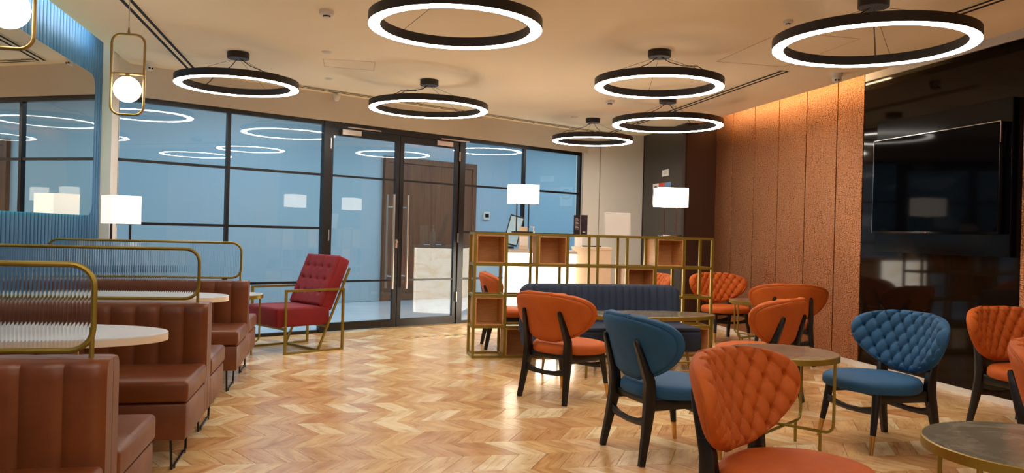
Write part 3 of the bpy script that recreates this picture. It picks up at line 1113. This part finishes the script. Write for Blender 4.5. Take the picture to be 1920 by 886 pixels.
def flat_bar(mb, pts, hs, ts, up=(0, 0, 1)):
    """loft of rectangular sections along pts, hs heights, ts thicknesses"""
    pts = [Vector(p) for p in pts]; vs = []; fs = []
    n = len(pts)
    for i, p in enumerate(pts):
        d = (pts[min(i + 1, n - 1)] - pts[max(i - 1, 0)]).normalized()
        sd = d.cross(Vector(up)).normalized(); u = sd.cross(d).normalized()
        c = .72
        for a, b_ in ((-1, -c), (-c, -1), (c, -1), (1, -c), (1, c), (c, 1), (-c, 1), (-1, c)):
            vs.append(p + sd * a * ts[i] / 2 + u * b_ * hs[i] / 2)
    for i in range(n - 1):
        for k in range(8):
            a = i * 8 + k; b_ = i * 8 + (k + 1) % 8
            fs.append((a, b_, b_ + 8, a + 8))
    fs.append(tuple(range(7, -1, -1))); fs.append(tuple((n - 1) * 8 + k for k in range(8)))
    return mb.add(vs, fs, True)


def rear_leg(sx):
    pts = [(sx * .228, -.262, 0), (sx * .215, -.232, .16), (sx * .203, -.208, .31), (sx * .198, -.205, .38)]
    w1 = [.034, .046, .062, .066]; t1 = [.034, .040, .048, .050]
    for s_ in (.02, .10, .18, .245, .26):
        x = sx * (.192 - .10 * s_)
        q = bpt(x, s_, -.036); pts.append(tuple(q))
    w1 += [.058, .048, .038, .028, .016]; t1 += [.046, .040, .036, .030, .018]
    return flat_bar(MB(), pts, w1, t1, up=(0, 1, 0))


def front_leg(sx):
    a, b_ = Vector((sx * .236, .245, 0)), Vector((sx * .205, .185, .36))
    q = a.lerp(b_, .31)
    return (MB().tube([q, a.lerp(b_, .7), b_], [.0175, .0235, .028], 12), MB().tube([a, a.lerp(b_, .30), q], [.012, .0165, .0172], 12))


chair_parts = {}
for cname, mm_ in (('orange', M['orange']), ('blue', M['blue_velvet'])):
    d = {}
    d['cushion'] = smooth_mesh(back_mesh(True), 'back_cushion')
    # closed plain rear skin merged into cushion mesh
    rear = MB(); nu, nv = 40, 24; vs = []; fs = []
    for j in range(nv + 1):
        v = .5 - .5 * math.cos(PI * j / nv)
        for i in range(nu + 1):
            u = math.sin((i / nu * 2 - 1) * PI / 2 * .985) / math.sin(PI / 2 * .985)
            x = u * bw(v); s_ = v * HB
            dd = max(min((bw(v) - abs(x)) * .8, s_, HB - s_), 0)
            vs.append(bpt(x, s_, -.010 * math.sqrt(max(0, 1 - (1 - min(dd / .02, 1)) ** 2))))
    for j in range(nv):
        for i in range(nu):
            a = j * (nu + 1) + i; fs.append((a, a + nu + 1, a + nu + 2, a + 1))
    cm_ = back_mesh(True); cm_.add(vs, fs, True)
    d['cushion'] = smooth_mesh(cm_, 'back_cushion')
    d['shell'] = smooth_mesh(back_mesh(False, .93, 48, 30), 'back_shell')
    rp = [bpt(a * .945, HB / 2 + (b_ - HB / 2) * .945, -.010) for a, b_ in outl[::3]]
    d['piping'] = MB().tube(rp, .0042, 6, True).mesh('piping')
    d['seat'] = seat_mb().mesh('seat')
    for k in d:
        d[k].materials.append(mm_)
    chair_parts[cname] = d
LEGM = {sx: rear_leg(sx).mesh('leg') for sx in (-1, 1)}
FLM = {sx: [q.mesh('leg') for q in front_leg(sx)] for sx in (-1, 1)}
for sx in (-1, 1):
    LEGM[sx].materials.append(M['darkwood']); FLM[sx][0].materials.append(M['darkwood']); FLM[sx][1].materials.append(M['brass_tip'])
SR = {sx: flat_bar(MB(), [(sx * .198, -.20, .325), (sx * .203, 0, .322), (sx * .205, .185, .325)], [.07, .056, .064], [.028, .026, .028]).mesh('side_rail') for sx in (-1, 1)}
FRN = flat_bar(MB(), [(-.215, .205, .255), (-.1, .215, .238), (0, .218, .233), (.1, .215, .238), (.215, .205, .255)], [.05, .032, .028, .032, .05], [.02] * 5).mesh('stretcher')
RER = flat_bar(MB(), [(-.21, -.222, .235), (-.1, -.225, .215), (0, -.226, .21), (.1, -.225, .215), (.21, -.222, .235)], [.055, .034, .03, .034, .055], [.022] * 5).mesh('stretcher')
CRS = flat_bar(MB(), [(-.2, .12, .335), (.2, .12, .335)], [.036, .036], [.03, .03]).mesh('cross_rail')
CRS2 = flat_bar(MB(), [(-.19, -.19, .335), (.19, -.19, .335)], [.04, .04], [.026, .026]).mesh('cross_rail')
for mm_ in (*SR.values(), FRN, RER, CRS, CRS2):
    mm_.materials.append(M['darkwood'])


def make_chair(color, label, loc, rz, group):
    t = thing('lounge_chair', label, 'chair', loc, rz, group)
    d = chair_parts[color]
    obj('seat', d['seat'], None, t)
    obj('back_cushion', d['cushion'], None, t)
    sh = obj('back_shell', d['shell'], None, t)
    obj('piping', d['piping'], None, sh)
    for sx in (-1, 1):
        obj('leg', LEGM[sx], None, t)
        fl_ = obj('leg', FLM[sx][0], None, t)
        f2 = obj('brass_tip', FLM[sx][1], None, fl_)
        obj('side_rail', SR[sx], None, t)
    obj('stretcher', FRN, None, t); obj('stretcher', RER, None, t)
    obj('cross_rail', CRS, None, t); obj('cross_rail', CRS2, None, t)
    return t


GO = 'orange tufted lounge chairs'; GB = 'blue tufted lounge chairs'
protos = {}
for (color, X, D, fx, fd, lb) in (
        ('orange', .435, 6.10, .70, .71, 'orange velvet chair seen from behind, in front of the navy sofa'),
        ('blue', .90, 4.60, .935, .355, 'blue velvet chair seen from behind, beside the front orange chair'),
        ('orange', 1.035, 2.92, .74, -.67, 'large foreground orange chair with deeply buttoned back facing the near marble table'),
        ('blue', 2.31, 4.93, -.96, -.28, 'blue tufted chair facing left in front of the smoked glass wall'),
        ('orange', 3.55, 5.38, .30, -.95, 'orange tufted chair at the right edge, in front of the television wall'),
        ('orange', 2.615, 3.50, .62, -.78, 'orange chair cut by the right edge of the photo, behind the near marble table'),
        ('orange', 1.93, 6.12, -.72, .69, 'orange chair turned away, leaning back just behind the round marble table'),
        ('orange', 2.82, 8.12, .05, 1.0, 'orange chair with its back to us against the copper wall'),
        ('orange', 2.63, 9.75, .25, -.97, 'orange tufted chair facing us behind the right end of the gold divider'),
        ('orange', 1.53, 9.30, -.93, -.37, 'orange chair mostly hidden behind the middle of the gold divider'),
        ('orange', -.02, 8.66, .99, .13, 'orange chair seen through the left end of the gold divider')):
    x, y = cw(X, D); rz = heading(fx, fd); g = GO if color == 'orange' else GB
    if color not in protos:
        protos[color] = make_chair(color, lb, (x, y, 0), rz, g)
    else:
        dup(protos[color], (x, y, 0), rz, lb, g)


# ------------------------------------------------------------------ brass tables
def brass_table(loc, rz, rx, ry, zt, label, top='marble', group='brass framed marble tables', tube=.009, rimh=.032):
    t = thing('side_table', label, 'table', loc, rz, group)
    n = 64
    out = [(rx * math.cos(2 * PI * k / n), ry * math.sin(2 * PI * k / n)) for k in range(n)]
    obj('tabletop', MB().layers(out, [(.985, zt - .02), (.985, zt - .002), (.98, zt)]), M[top], t)
    rim_ = MB(); sec = [(1.0, zt - rimh - .004), (1.0, zt - .003), (.986, zt - .001), (.986, zt - rimh - .004)]
    vs = []; fs = []
    for k in range(n):
        a = 2 * PI * k / n
        for q, z in sec:
            vs.append((rx * q * math.cos(a), ry * q * math.sin(a), z))
    for k in range(n):
        for j in range(4):
            a = k * 4 + j; b_ = k * 4 + (j + 1) % 4; nn = ((k + 1) % n) * 4
            fs.append((a, b_, nn + (j + 1) % 4, nn + j))
    rim_.add(vs, fs, True)
    obj('rim', rim_, M['brass2'], t)
    zl = .13; rr = .05
    for a in (0, PI / 2):
        c_, s_ = math.cos(a), math.sin(a)
        L = rx - .012 if a == 0 else ry - .012
        zo = 0 if a == 0 else tube * 2
        pts = [(L, zt - rimh)]
        for k in range(7):
            b_ = PI / 2 * k / 6
            pts.append((L - rr + rr * math.cos(b_), zl + zo + rr - rr * math.sin(b_)))
        pts += [(-p, z) for p, z in reversed(pts)]
        pts3 = [(p * c_, p * s_, z) for p, z in pts]
        obj('leg_frame', MB().tube(pts3, tube, 10), M['brass2'], t)
        for sg in (-1, 1):
            q = (L - .075) * sg
            obj('foot', MB().tube([(q * c_, q * s_, 0), (q * c_, q * s_, zl + zo)], tube, 10), M['brass2'], t)
    return t


x, y = cw(1.64, 4.74)
brass_table((x, y, 0), heading(.75, -.66) + .0, .325, .325, .585, 'round grey-brown marble table with brass legs between the blue and orange chairs')
x, y = cw(1.81, 2.68)
brass_table((x, y, 0), .3, .36, .36, .575, 'round grey marble table cropped by the lower right corner')
x, y = cw(1.22, 7.02)
brass_table((x, y, 0), 0, .64, .29, .565, 'long oval marble table with brass rim in front of the navy sofa')
x, y = cw(2.80, 9.1)
brass_table((x, y, 0), .4, .27, .27, .55, 'small marble table between the far orange chairs at the copper wall')
brass_table((-.97, 7.93, 0), .5, .25, .25, .60, 'small pale topped brass table beside the red armchair', 'marble_light')

# ------------------------------------------------------------------ gold divider shelf
dx0, dy0 = cw(-.36, 7.826)
L8 = 2.543; cell = L8 / 8; DEP = .29; rowh = 1.24 / 4
dv = thing('divider_shelf', 'gold metal open grid divider with wooden cubby boxes behind the navy sofa', 'shelf', (dx0, dy0, 0), 0)
bt = .026
pm = MB().box((-bt / 2, -bt / 2, 0), (bt / 2, bt / 2, 1.24)).mesh('post'); pm.materials.append(M['brass2'])
rm_ = MB().box((0, -bt / 2, -bt / 2), (L8, bt / 2, bt / 2)).mesh('rail'); rm_.materials.append(M['brass2'])
cm2 = MB().box((-bt / 2, 0, -bt / 2), (bt / 2, DEP, bt / 2)).mesh('crossbar'); cm2.materials.append(M['brass2'])
for i in range(9):
    for yy in (0, DEP):
        obj('post', pm, None, dv, (i * cell, yy, 0))
    for j in range(5):
        obj('crossbar', cm2, None, dv, (i * cell, 0, max(j * rowh, .011)))
for j in range(5):
    for yy in (0, DEP):
        if j == 0 and False:
            continue
        obj('rail', rm_, None, dv, (0, yy, max(j * rowh, .011)))


def cubby():
    mb = MB(); s_ = cell - bt - .004; h = rowh - bt - .004; t_ = .012; d = DEP - .01
    mb.box((0, 0, 0), (s_, d, t_)); mb.box((0, 0, h - t_), (s_, d, h))
    mb.box((0, 0, t_), (t_, d, h - t_)); mb.box((s_ - t_, 0, t_), (s_, d, h - t_))
    mb.box((t_, d - .012, t_), (s_ - t_, d, h - t_))
    me = mb.mesh('cubby_box'); me.materials.append(M['oak']); return me


cb = cubby()
for (r_, c_) in ((0, 0), (0, 2), (0, 6), (1, 5), (2, 0), (3, 1), (3, 7)):
    obj('cubby_box', cb, None, dv, (c_ * cell + bt / 2 + .002, -.004, (3 - r_) * rowh + bt / 2 + .002))


def on_div(px, zoff=0, dep=.145):
    """point on the divider top under a sight line"""
    t = (px - 960) / 1480.0; dx, dy = t * cy_ + sy_, -t * sy_ + cy_
    k = (dy0 + dep) / dy
    return (dx * k, dy0 + dep, 1.2535 + zoff)


# table lamps
def table_lamp(loc, rz, sc_, label, shade_m, metal, group='square shade twin-post lamps', ha=.147, hd_=.10):
    t = thing('table_lamp', label, 'lamp', loc, rz, group)
    S = sc_
    obj('base', MB().rbox((-.10 * S, -.07 * S, 0), (.10 * S, .07 * S, .018 * S), .004, 2), metal, t)
    for sg in (-1, 1):
        obj('post', MB().box((sg * .062 * S - .006 * S, -.006 * S, .018 * S), (sg * .062 * S + .006 * S, .006 * S, .315 * S)), metal, t)
    obj('top_bar', MB().box((-.068 * S, -.006 * S, .303 * S), (.068 * S, .006 * S, .315 * S)), metal, t)
    obj('lamp_socket', MB().lathe([(.018 * S, .315 * S), (.018 * S, .36 * S)], seg=12), metal, t)
    # shade: open box
    mb = MB(); a, d, z0, z1, w_ = ha * S, hd_ * S, .30 * S, .49 * S, .003
    mb.box((-a, -d, z0), (a, -d + w_, z1)); mb.box((-a, d - w_, z0), (a, d, z1))
    mb.box((-a, -d + w_, z0), (-a + w_, d - w_, z1)); mb.box((a - w_, -d + w_, z0), (a, d - w_, z1))
    mb.box((-a + w_, -d + w_, z1 - .004), (a - w_, d - w_, z1 - .002))
    obj('lamp_shade', mb, shade_m, t)
    return t


table_lamp(on_div(979), -.05, 1.0, 'glowing white lamp with dark posts on the left part of the gold divider', M['shade'], M['black'])
table_lamp(on_div(1256), -.05, 1.06, 'glowing white lamp with chrome posts on the right part of the gold divider', M['shade'], M['chrome'])

# white sign board, leaflets on divider
x, y, z = on_div(1158)
bd = thing('sign_board', 'blank white framed board leaning on top of the gold divider', 'board', (x, y, z), -.1)
mt = Matrix.Rotation(R(-8), 4, 'X')
obj('panel', MB().rbox((-.135, 0, 0), (.135, .006, .235), .003, 1, mt), M['paper'], bd)
fr = MB()
for a, b_ in (((-.14, -.002, 0), (-.125, .010, .24)), ((.125, -.002, 0), (.14, .010, .24)), ((-.14, -.002, .228), (.14, .010, .24))):
    fr.rbox(a, b_, .002, 1, mt)
obj('frame', fr, M['white_plastic'], bd)
x, y, z = on_div(1089)
bk = thing('brochure_holder', 'pair of dark brochures standing upright on the gold divider', 'brochure', (x, y, z), .1)
M['brochure'] = noisy('dark_brochure_print', (20, 20, 26), (70, 50, 60), 14, .35)
for k, xx in enumerate((-.08, .0)):
    b_ = obj('brochure', MB().box((xx, 0, 0), (xx + (.072 if k else .07), .008, .20 + .004 * k)), M['brochure'], bk)
ln = MB()
for k in range(9):
    ln.box((-.066, -.0012, .165 - k * .014), (-.066 + (.04 if k % 3 else .03), 0, .169 - k * .014))
obj('printed_lines', ln, M['paper'], bk)
obj('emblem', MB().box((.02, -.0012, .02), (.05, 0, .03)), M['paper'], bk)

# ------------------------------------------------------------------ reception desk and things on it
rx_, ry_ = cw(-.10, 10.0)
dk = thing('reception_desk', 'glowing backlit onyx reception desk behind the gold divider', 'desk', (rx_, ry_, 0), -YAW)
DW, DD, DH = .92, .62, 1.04
for a, b_ in (((0, 0, .06), (DW * .5 - .003, .02, DH - .04)), ((DW * .5 + .003, 0, .06), (DW, .02, DH - .04)), ((0, .022, .06), (.02, DD, DH - .04)), ((0, DD, .06), (DW, DD + .02, DH - .04))):
    obj('onyx_panel', MB().box(a, b_), M['onyx'], dk)
obj('carcass', MB().box((.022, .022, 0), (DW - .02, DD - .002, DH - .045)), M['cabinet_beige'], dk)
obj('desktop', MB().rbox((-.015, -.015, DH - .04), (DW + .015, DD + .035, DH), .004, 1), M['desk_top'], dk)
x, y = cw(.86, 10.75)
cbn = thing('counter_cabinet', 'plain beige counter cabinet right of the glowing desk', 'cabinet', (x, y, 0), -YAW)
obj('body', MB().box((0, 0, 0), (.50, .5, 1.05)), M['cabinet_beige'], cbn)
obj('countertop', MB().rbox((-.01, -.01, 1.05), (.51, .51, 1.085), .004, 1), M['cabinet_beige'], cbn)
x, y = cw(.98, 10.95)
kb = thing('keyboard_tray', 'thin black keyboard on the beige counter', 'keyboard', (x, y, 1.0855), -YAW)
obj('body', MB().rbox((0, 0, 0), (.26, .12, .018), .004, 1), M['black'], kb)
# tablet stand with a plain blue notice
x, y = cw(-.03, 10.33)
tb = thing('notice_stand', 'black framed pale blue notice tilted on the desk behind the left lamp', 'sign', (x, y, DH + .004), -YAW)
mt = Matrix.Translation((0, 0, .03)) @ Matrix.Rotation(R(14), 4, 'Y') @ Matrix.Rotation(R(-14), 4, 'X')
obj('frame', MB().rbox((-.095, 0, 0.02), (.095, .012, .43), .004, 1, mt), M['black'], tb)
M['notice'] = noisy('pale_blue_notice', (150, 196, 226), (184, 214, 232), 10, .4)
obj('notice', MB().rbox((-.08, -.002, .04), (.08, .001, .41), .0005, 1, mt), M['notice'], tb)
obj('foot', MB().box((-.06, -.02, 0), (.06, .10, .03)), M['black'], tb)
x, y = cw(.15, 10.03)
bx_ = thing('paper_stack', 'cream box of leaflets under the left lamp on the desk', 'box', (x, y, DH + .001), -YAW)
obj('box', MB().rbox((-.06, 0, 0), (.06, .1, .29), .003, 1), M['cabinet_beige'], bx_)
obj('leaflet', MB().box((-.05, -.003, .05), (.05, 0, .17)), M['paper'], bx_)
x, y = cw(.275, 10.18)
sb = thing('sanitizer_bottle', 'clear pump sanitizer bottle on the desk right of the left lamp', 'bottle', (x, y, DH + .001)); sb.scale = (1.3, 1.3, 1.32)
obj('bottle', MB().lathe([(.026, 0), (.03, .01), (.03, .13), (.022, .155), (.012, .165)], seg=20), M['white_plastic'], sb)
obj('pump', MB().lathe([(.014, .165), (.014, .185), (.005, .187), (.005, .215), (.012, .216), (.012, .228)], seg=14), M['white_plastic'], sb)
obj('pump_spout', MB().box((-.035, -.005, .218), (0, .005, .226)), M['white_plastic'], sb)
x, y = cw(.98, 10.8)
ah = thing('acrylic_holder', 'clear acrylic leaflet holder on the beige counter', 'holder', (x - .07, y, 1.086), -YAW)
obj('holder', MB().box((-.05, 0, 0), (.05, .004, .13)), M['paper'], ah)
obj('foot', MB().box((-.05, 0.004, 0), (.05, .06, .004)), M['white_plastic'], ah)

# posters and frame on the dark column (face at x = 4.67, normal -X)
def wallflat(y0, y1, z0, z1, name, label, cat, m_, extra=None):
    t = thing(name, label, cat, (4.669, (y0 + y1) / 2, z0))
    hw = abs(y1 - y0) / 2
    obj('sheet', MB().box((-.006, -hw, 0), (0, hw, z1 - z0)), m_, t)
    return t, hw


def col_y(px):
    t = (px - 960) / 1480.0; dx, dy = t * cy_ + sy_, -t * sy_ + cy_
    return dy * 4.67 / dx


def col_z(px, py):
    t = (px - 960) / 1480.0; dx, dy = t * cy_ + sy_, -t * sy_ + cy_
    D = 4.67 / dx; return EYE + (436.4 + .0263 * (px - 960) - py) * D / 1480


za, zb_ = col_z(1228, 384), col_z(1228, 344)
t, hw = wallflat(col_y(1222.5), col_y(1233), za, zb_, 'poster', 'white poster with a dark oval on the charcoal column', 'poster', M['paper'])
obj('oval', yzprism([(.05 + .0 + .105 * math.cos(2 * PI * k / 24) - .05, .20 + .09 * math.sin(2 * PI * k / 24)) for k in range(24)], -.008, -.006), mat('oval_ring', (90, 50, 50), .6), t)
obj('oval_centre', yzprism([(.07 * math.cos(2 * PI * k / 24), .20 + .06 * math.sin(2 * PI * k / 24)) for k in range(24)], -.009, -.008), mat('oval_cream', (226, 200, 170), .6), t)
t, hw = wallflat(col_y(1233.3), col_y(1244), col_z(1240, 362), col_z(1240, 342.5), 'poster', 'red poster on the charcoal column, between the white and blue ones', 'poster', noisy('red_print', (214, 84, 50), (190, 60, 40), 9, .5))
t, hw = wallflat(col_y(1244.3), col_y(1256), col_z(1250, 362), col_z(1250, 341.5), 'poster', 'blue poster on the charcoal column, right of the red one', 'poster', noisy('blue_print', (120, 150, 184), (60, 110, 160), 9, .5))
t, hw = wallflat(col_y(1239), col_y(1251), col_z(1245, 330), col_z(1245, 318), 'switch_plate', 'small white switch plate above the posters on the charcoal column', 'switch', M['white_plastic'])
obj('rocker', MB().box((-.01, -.06, .03), (-.006, .05, .085)), M['wall_grey'], t)

# ------------------------------------------------------------------ navy sofa
sx_, sy2 = cw(.06, 7.90)
so = thing('sofa', 'navy velvet sofa with channelled back in front of the gold divider', 'sofa', (dx0 + .40, dy0 - .10, 0), 0)
W = 1.64
n = 23 * 6; vs = []; fs = []
rows = [(.30, .09), (.42, .09), (.56, .07), (.68, .055), (.735, .045), (.758, .025), (.765, 0.0), (.76, -.03), (.735, -.055), (.6, -.06), (.30, -.06)]
for (z, dn) in rows:
    for i in range(n + 1):
        u = i / n; x = W * u
        ex = min(x, W - x)
        rnd_ = max(0, .10 - ex) / .10
        cur = .10 * (1 - math.cos(min(1, max(0, (.34 - ex) / .34)) * PI / 2))   # wraps forward at the ends
        rib = .010 * abs(math.sin(PI * i / 6)) ** .5 if dn > 0 else .0
        zz = z - .05 * rnd_ ** 2 * (1 if z > .5 else 0)
        k = math.sqrt(max(0, 1 - rnd_ ** 2 * .85))
        vs.append((x, -.10 - cur - (dn + rib) * k, zz))
m_ = n + 1
for r_ in range(len(rows) - 1):
    for i in range(n):
        a = r_ * m_ + i; fs.append((a, a + 1, a + 1 + m_, a + m_))
fs.append(tuple(r_ * m_ for r_ in range(len(rows)))); fs.append(tuple(r_ * m_ + n for r_ in range(len(rows))))
obj('backrest', MB().add(vs, fs, True), M['navy'], so)
obj('seat', MB().rbox((.02, -.72, .17), (W + .02, -.14, .37), .035, 4), M['navy'], so)
obj('seat_cushion', MB().rbox((.03, -.715, .362), (W + .01, -.20, .40), .018, 3), M['navy'], so)
for xx in (.14, W - .10):
    for yy in (-.64, -.2):
        obj('leg', MB().tube([(xx, yy, .175), (xx + (.02 if xx > .5 else -.02), yy - (.02 if yy < -.4 else -.02), 0)], [.016, .010], 10), M['brass'], so)

# ------------------------------------------------------------------ red armchair
P = {k: Vector((*v, 0)) for k, v in dict(fr=(-.504, 8.003), rr=(.047, 8.405), rl=(-.346, 8.889), fl=(-.902, 8.549)).items()}
cen = (P['fr'] + P['rr'] + P['rl'] + P['fl']) / 4
fd_ = ((P['fr'] + P['fl']) / 2 - (P['rr'] + P['rl']) / 2).normalized()
rz = math.atan2(fd_.y, fd_.x) - PI / 2
ra = thing('armchair', 'red velvet armchair with brass box frame in front of the glass wall', 'armchair', (cen.x, cen.y, 0), rz)
hw, hd, b2 = .335, .34, .022
for sg in (-1, 1):
    x = sg * hw; mb = MB()
    mb.box((x - b2 / 2, hd - b2, 0), (x + b2 / 2, hd, .635)); mb.box((x - b2 / 2, -hd, 0), (x + b2 / 2, -hd + b2, .635))
    mb.box((x - b2 / 2, -hd + b2, .613), (x + b2 / 2, hd - b2, .635)); mb.box((x - b2 / 2, -hd + b2, 0), (x + b2 / 2, hd - b2, .02))
    obj('side_frame', mb, M['brass2'], ra)
    obj('back_stay', MB().obox((x - sg * .022, -.06, .02), (x - sg * .022, -.415, .84), .018, .02, (0, 1, 0)), M['brass2'], ra)
for yy, z in ((-.06, .012), (hd - .02, .245), (-.16, .245)):
    obj('cross_bar', MB().box((-hw + .011, yy - .011, z - .01), (hw - .011, yy + .011, z + .01)), M['brass2'], ra)
obj('seat_cushion', MB().rbox((-.30, -.20, .262), (.30, .40, .455), .028, 4), M['red'], ra)
# buttoned back cushion
mt = Matrix.Translation((0, -.215, .40)) @ Matrix.Rotation(R(23), 4, 'X')
vs = []; fs = []; nu, nv = 48, 44; Wc, Hc, Tc = .60, .56, .165
def cush(u, v):
    x = (u - .5) * Wc; z = v * Hc
    ex = min(u, 1 - u) * Wc; ez = min(v, 1 - v) * Hc; e = min(ex, ez)
    r_ = .03; q = min(e / r_, 1); d = r_ * (math.sqrt(max(0, 1 - (1 - q) ** 2)) - 1)
    for bx__ in (-.2, -.067, .067, .2):
        for bz in (.14, .28, .42):
            rr_ = math.hypot(x - bx__, z - bz); d -= .02 * math.exp(-(rr_ / .022) ** 2)
    gx = min(abs(x - b_) for b_ in (-.2, -.067, .067, .2)); gz = min(abs(z - b_) for b_ in (.14, .28, .42))
    d -= .004 * (math.exp(-(gx / .01) ** 2) + math.exp(-(gz / .01) ** 2)) * q
    return x, z, d
for j in range(nv + 1):
    for i in range(nu + 1):
        x, z, d = cush(i / nu, j / nv); vs.append(mt @ Vector((x, Tc + d, z)))
for j in range(nv):
    for i in range(nu):
        a = j * (nu + 1) + i; fs.append((a, a + 1, a + nu + 2, a + nu + 1))
mb = MB().add(vs, fs, True); mb.rbox((-Wc / 2, 0, 0), (Wc / 2, Tc - .028, Hc), .02, 3, mt)
obj('back_cushion', mb, M['red'], ra)

# ------------------------------------------------------------------ lamp on a console behind the last booth
cs = thing('console_stand', 'slim black stand under the lamp in the corner behind the last booth', 'stand', (-2.02, 7.87, 0), .4)
obj('top', MB().rbox((-.17, -.17, .80), (.17, .17, .83), .004, 1), M['darkwood'], cs)
for a in (-1, 1):
    for b_ in (-1, 1):
        obj('leg', MB().box((a * .15 - .012, b_ * .15 - .012, 0), (a * .15 + .012, b_ * .15 + .012, .80)), M['darkwood'], cs)
table_lamp((-1.99, 7.87, .831), .62, 1.36, 'white square shade lamp in the corner beside the blue slatted wall', M['shade_soft'], M['black'], ha=.095, hd_=.095)

# ------------------------------------------------------------------ television
tv = thing('television', 'large black flat television on a gloss black panel on the smoked glass wall', 'television', (XR, 5.97, 1.16))
obj('backing_panel', MB().rbox((-.055, -.80, 0), (.003, .79, 1.25), .003, 1), M['tv_black'], tv)
obj('bezel', MB().rbox((-.115, -.75, .18), (-.056, .75, 1.065), .005, 2), M['tv_black'], tv)
obj('screen', MB().box((-.1165, -.738, .20), (-.1148, .738, 1.053)), M['screen'], tv)
ed = MB(); ed.box((-.117, -.75, 1.062), (-.112, .75, 1.067)); ed.box((-.117, -.752, .9), (-.112, -.748, 1.062)); ed.box((-.117, .748, .18), (-.112, .752, 1.062))
obj('chrome_edge', ed, M['chrome'], tv)
obj('standby_light', MB().box((-.118, .03, .186), (-.1155, .04, .191)), M['sensor_led'], tv)

# tape marks on the floor near the doors
for k, (px, py, an, lb) in enumerate(((799, 631, .5, 'worn yellow and black floor tape mark, left of the pair'), (856, 628, .3, 'worn yellow and black floor tape mark, right of the pair'))):
    hz = 436.4 + .0263 * (px - 960); D = EYE * 1480 / (py - hz); x, y = cw((px - 960) / 1480 * D, D)
    t = thing('floor_tape', lb, 'tape', (x, y, .0005), an, 'floor tape marks')
    for q in range(6):
        obj('stripe', MB().box((-.18 + q * .06, -.02, 0), (-.12 + q * .06, .02, .0008)), M['tape_yellow'] if q % 2 == 0 else M['black'], t)
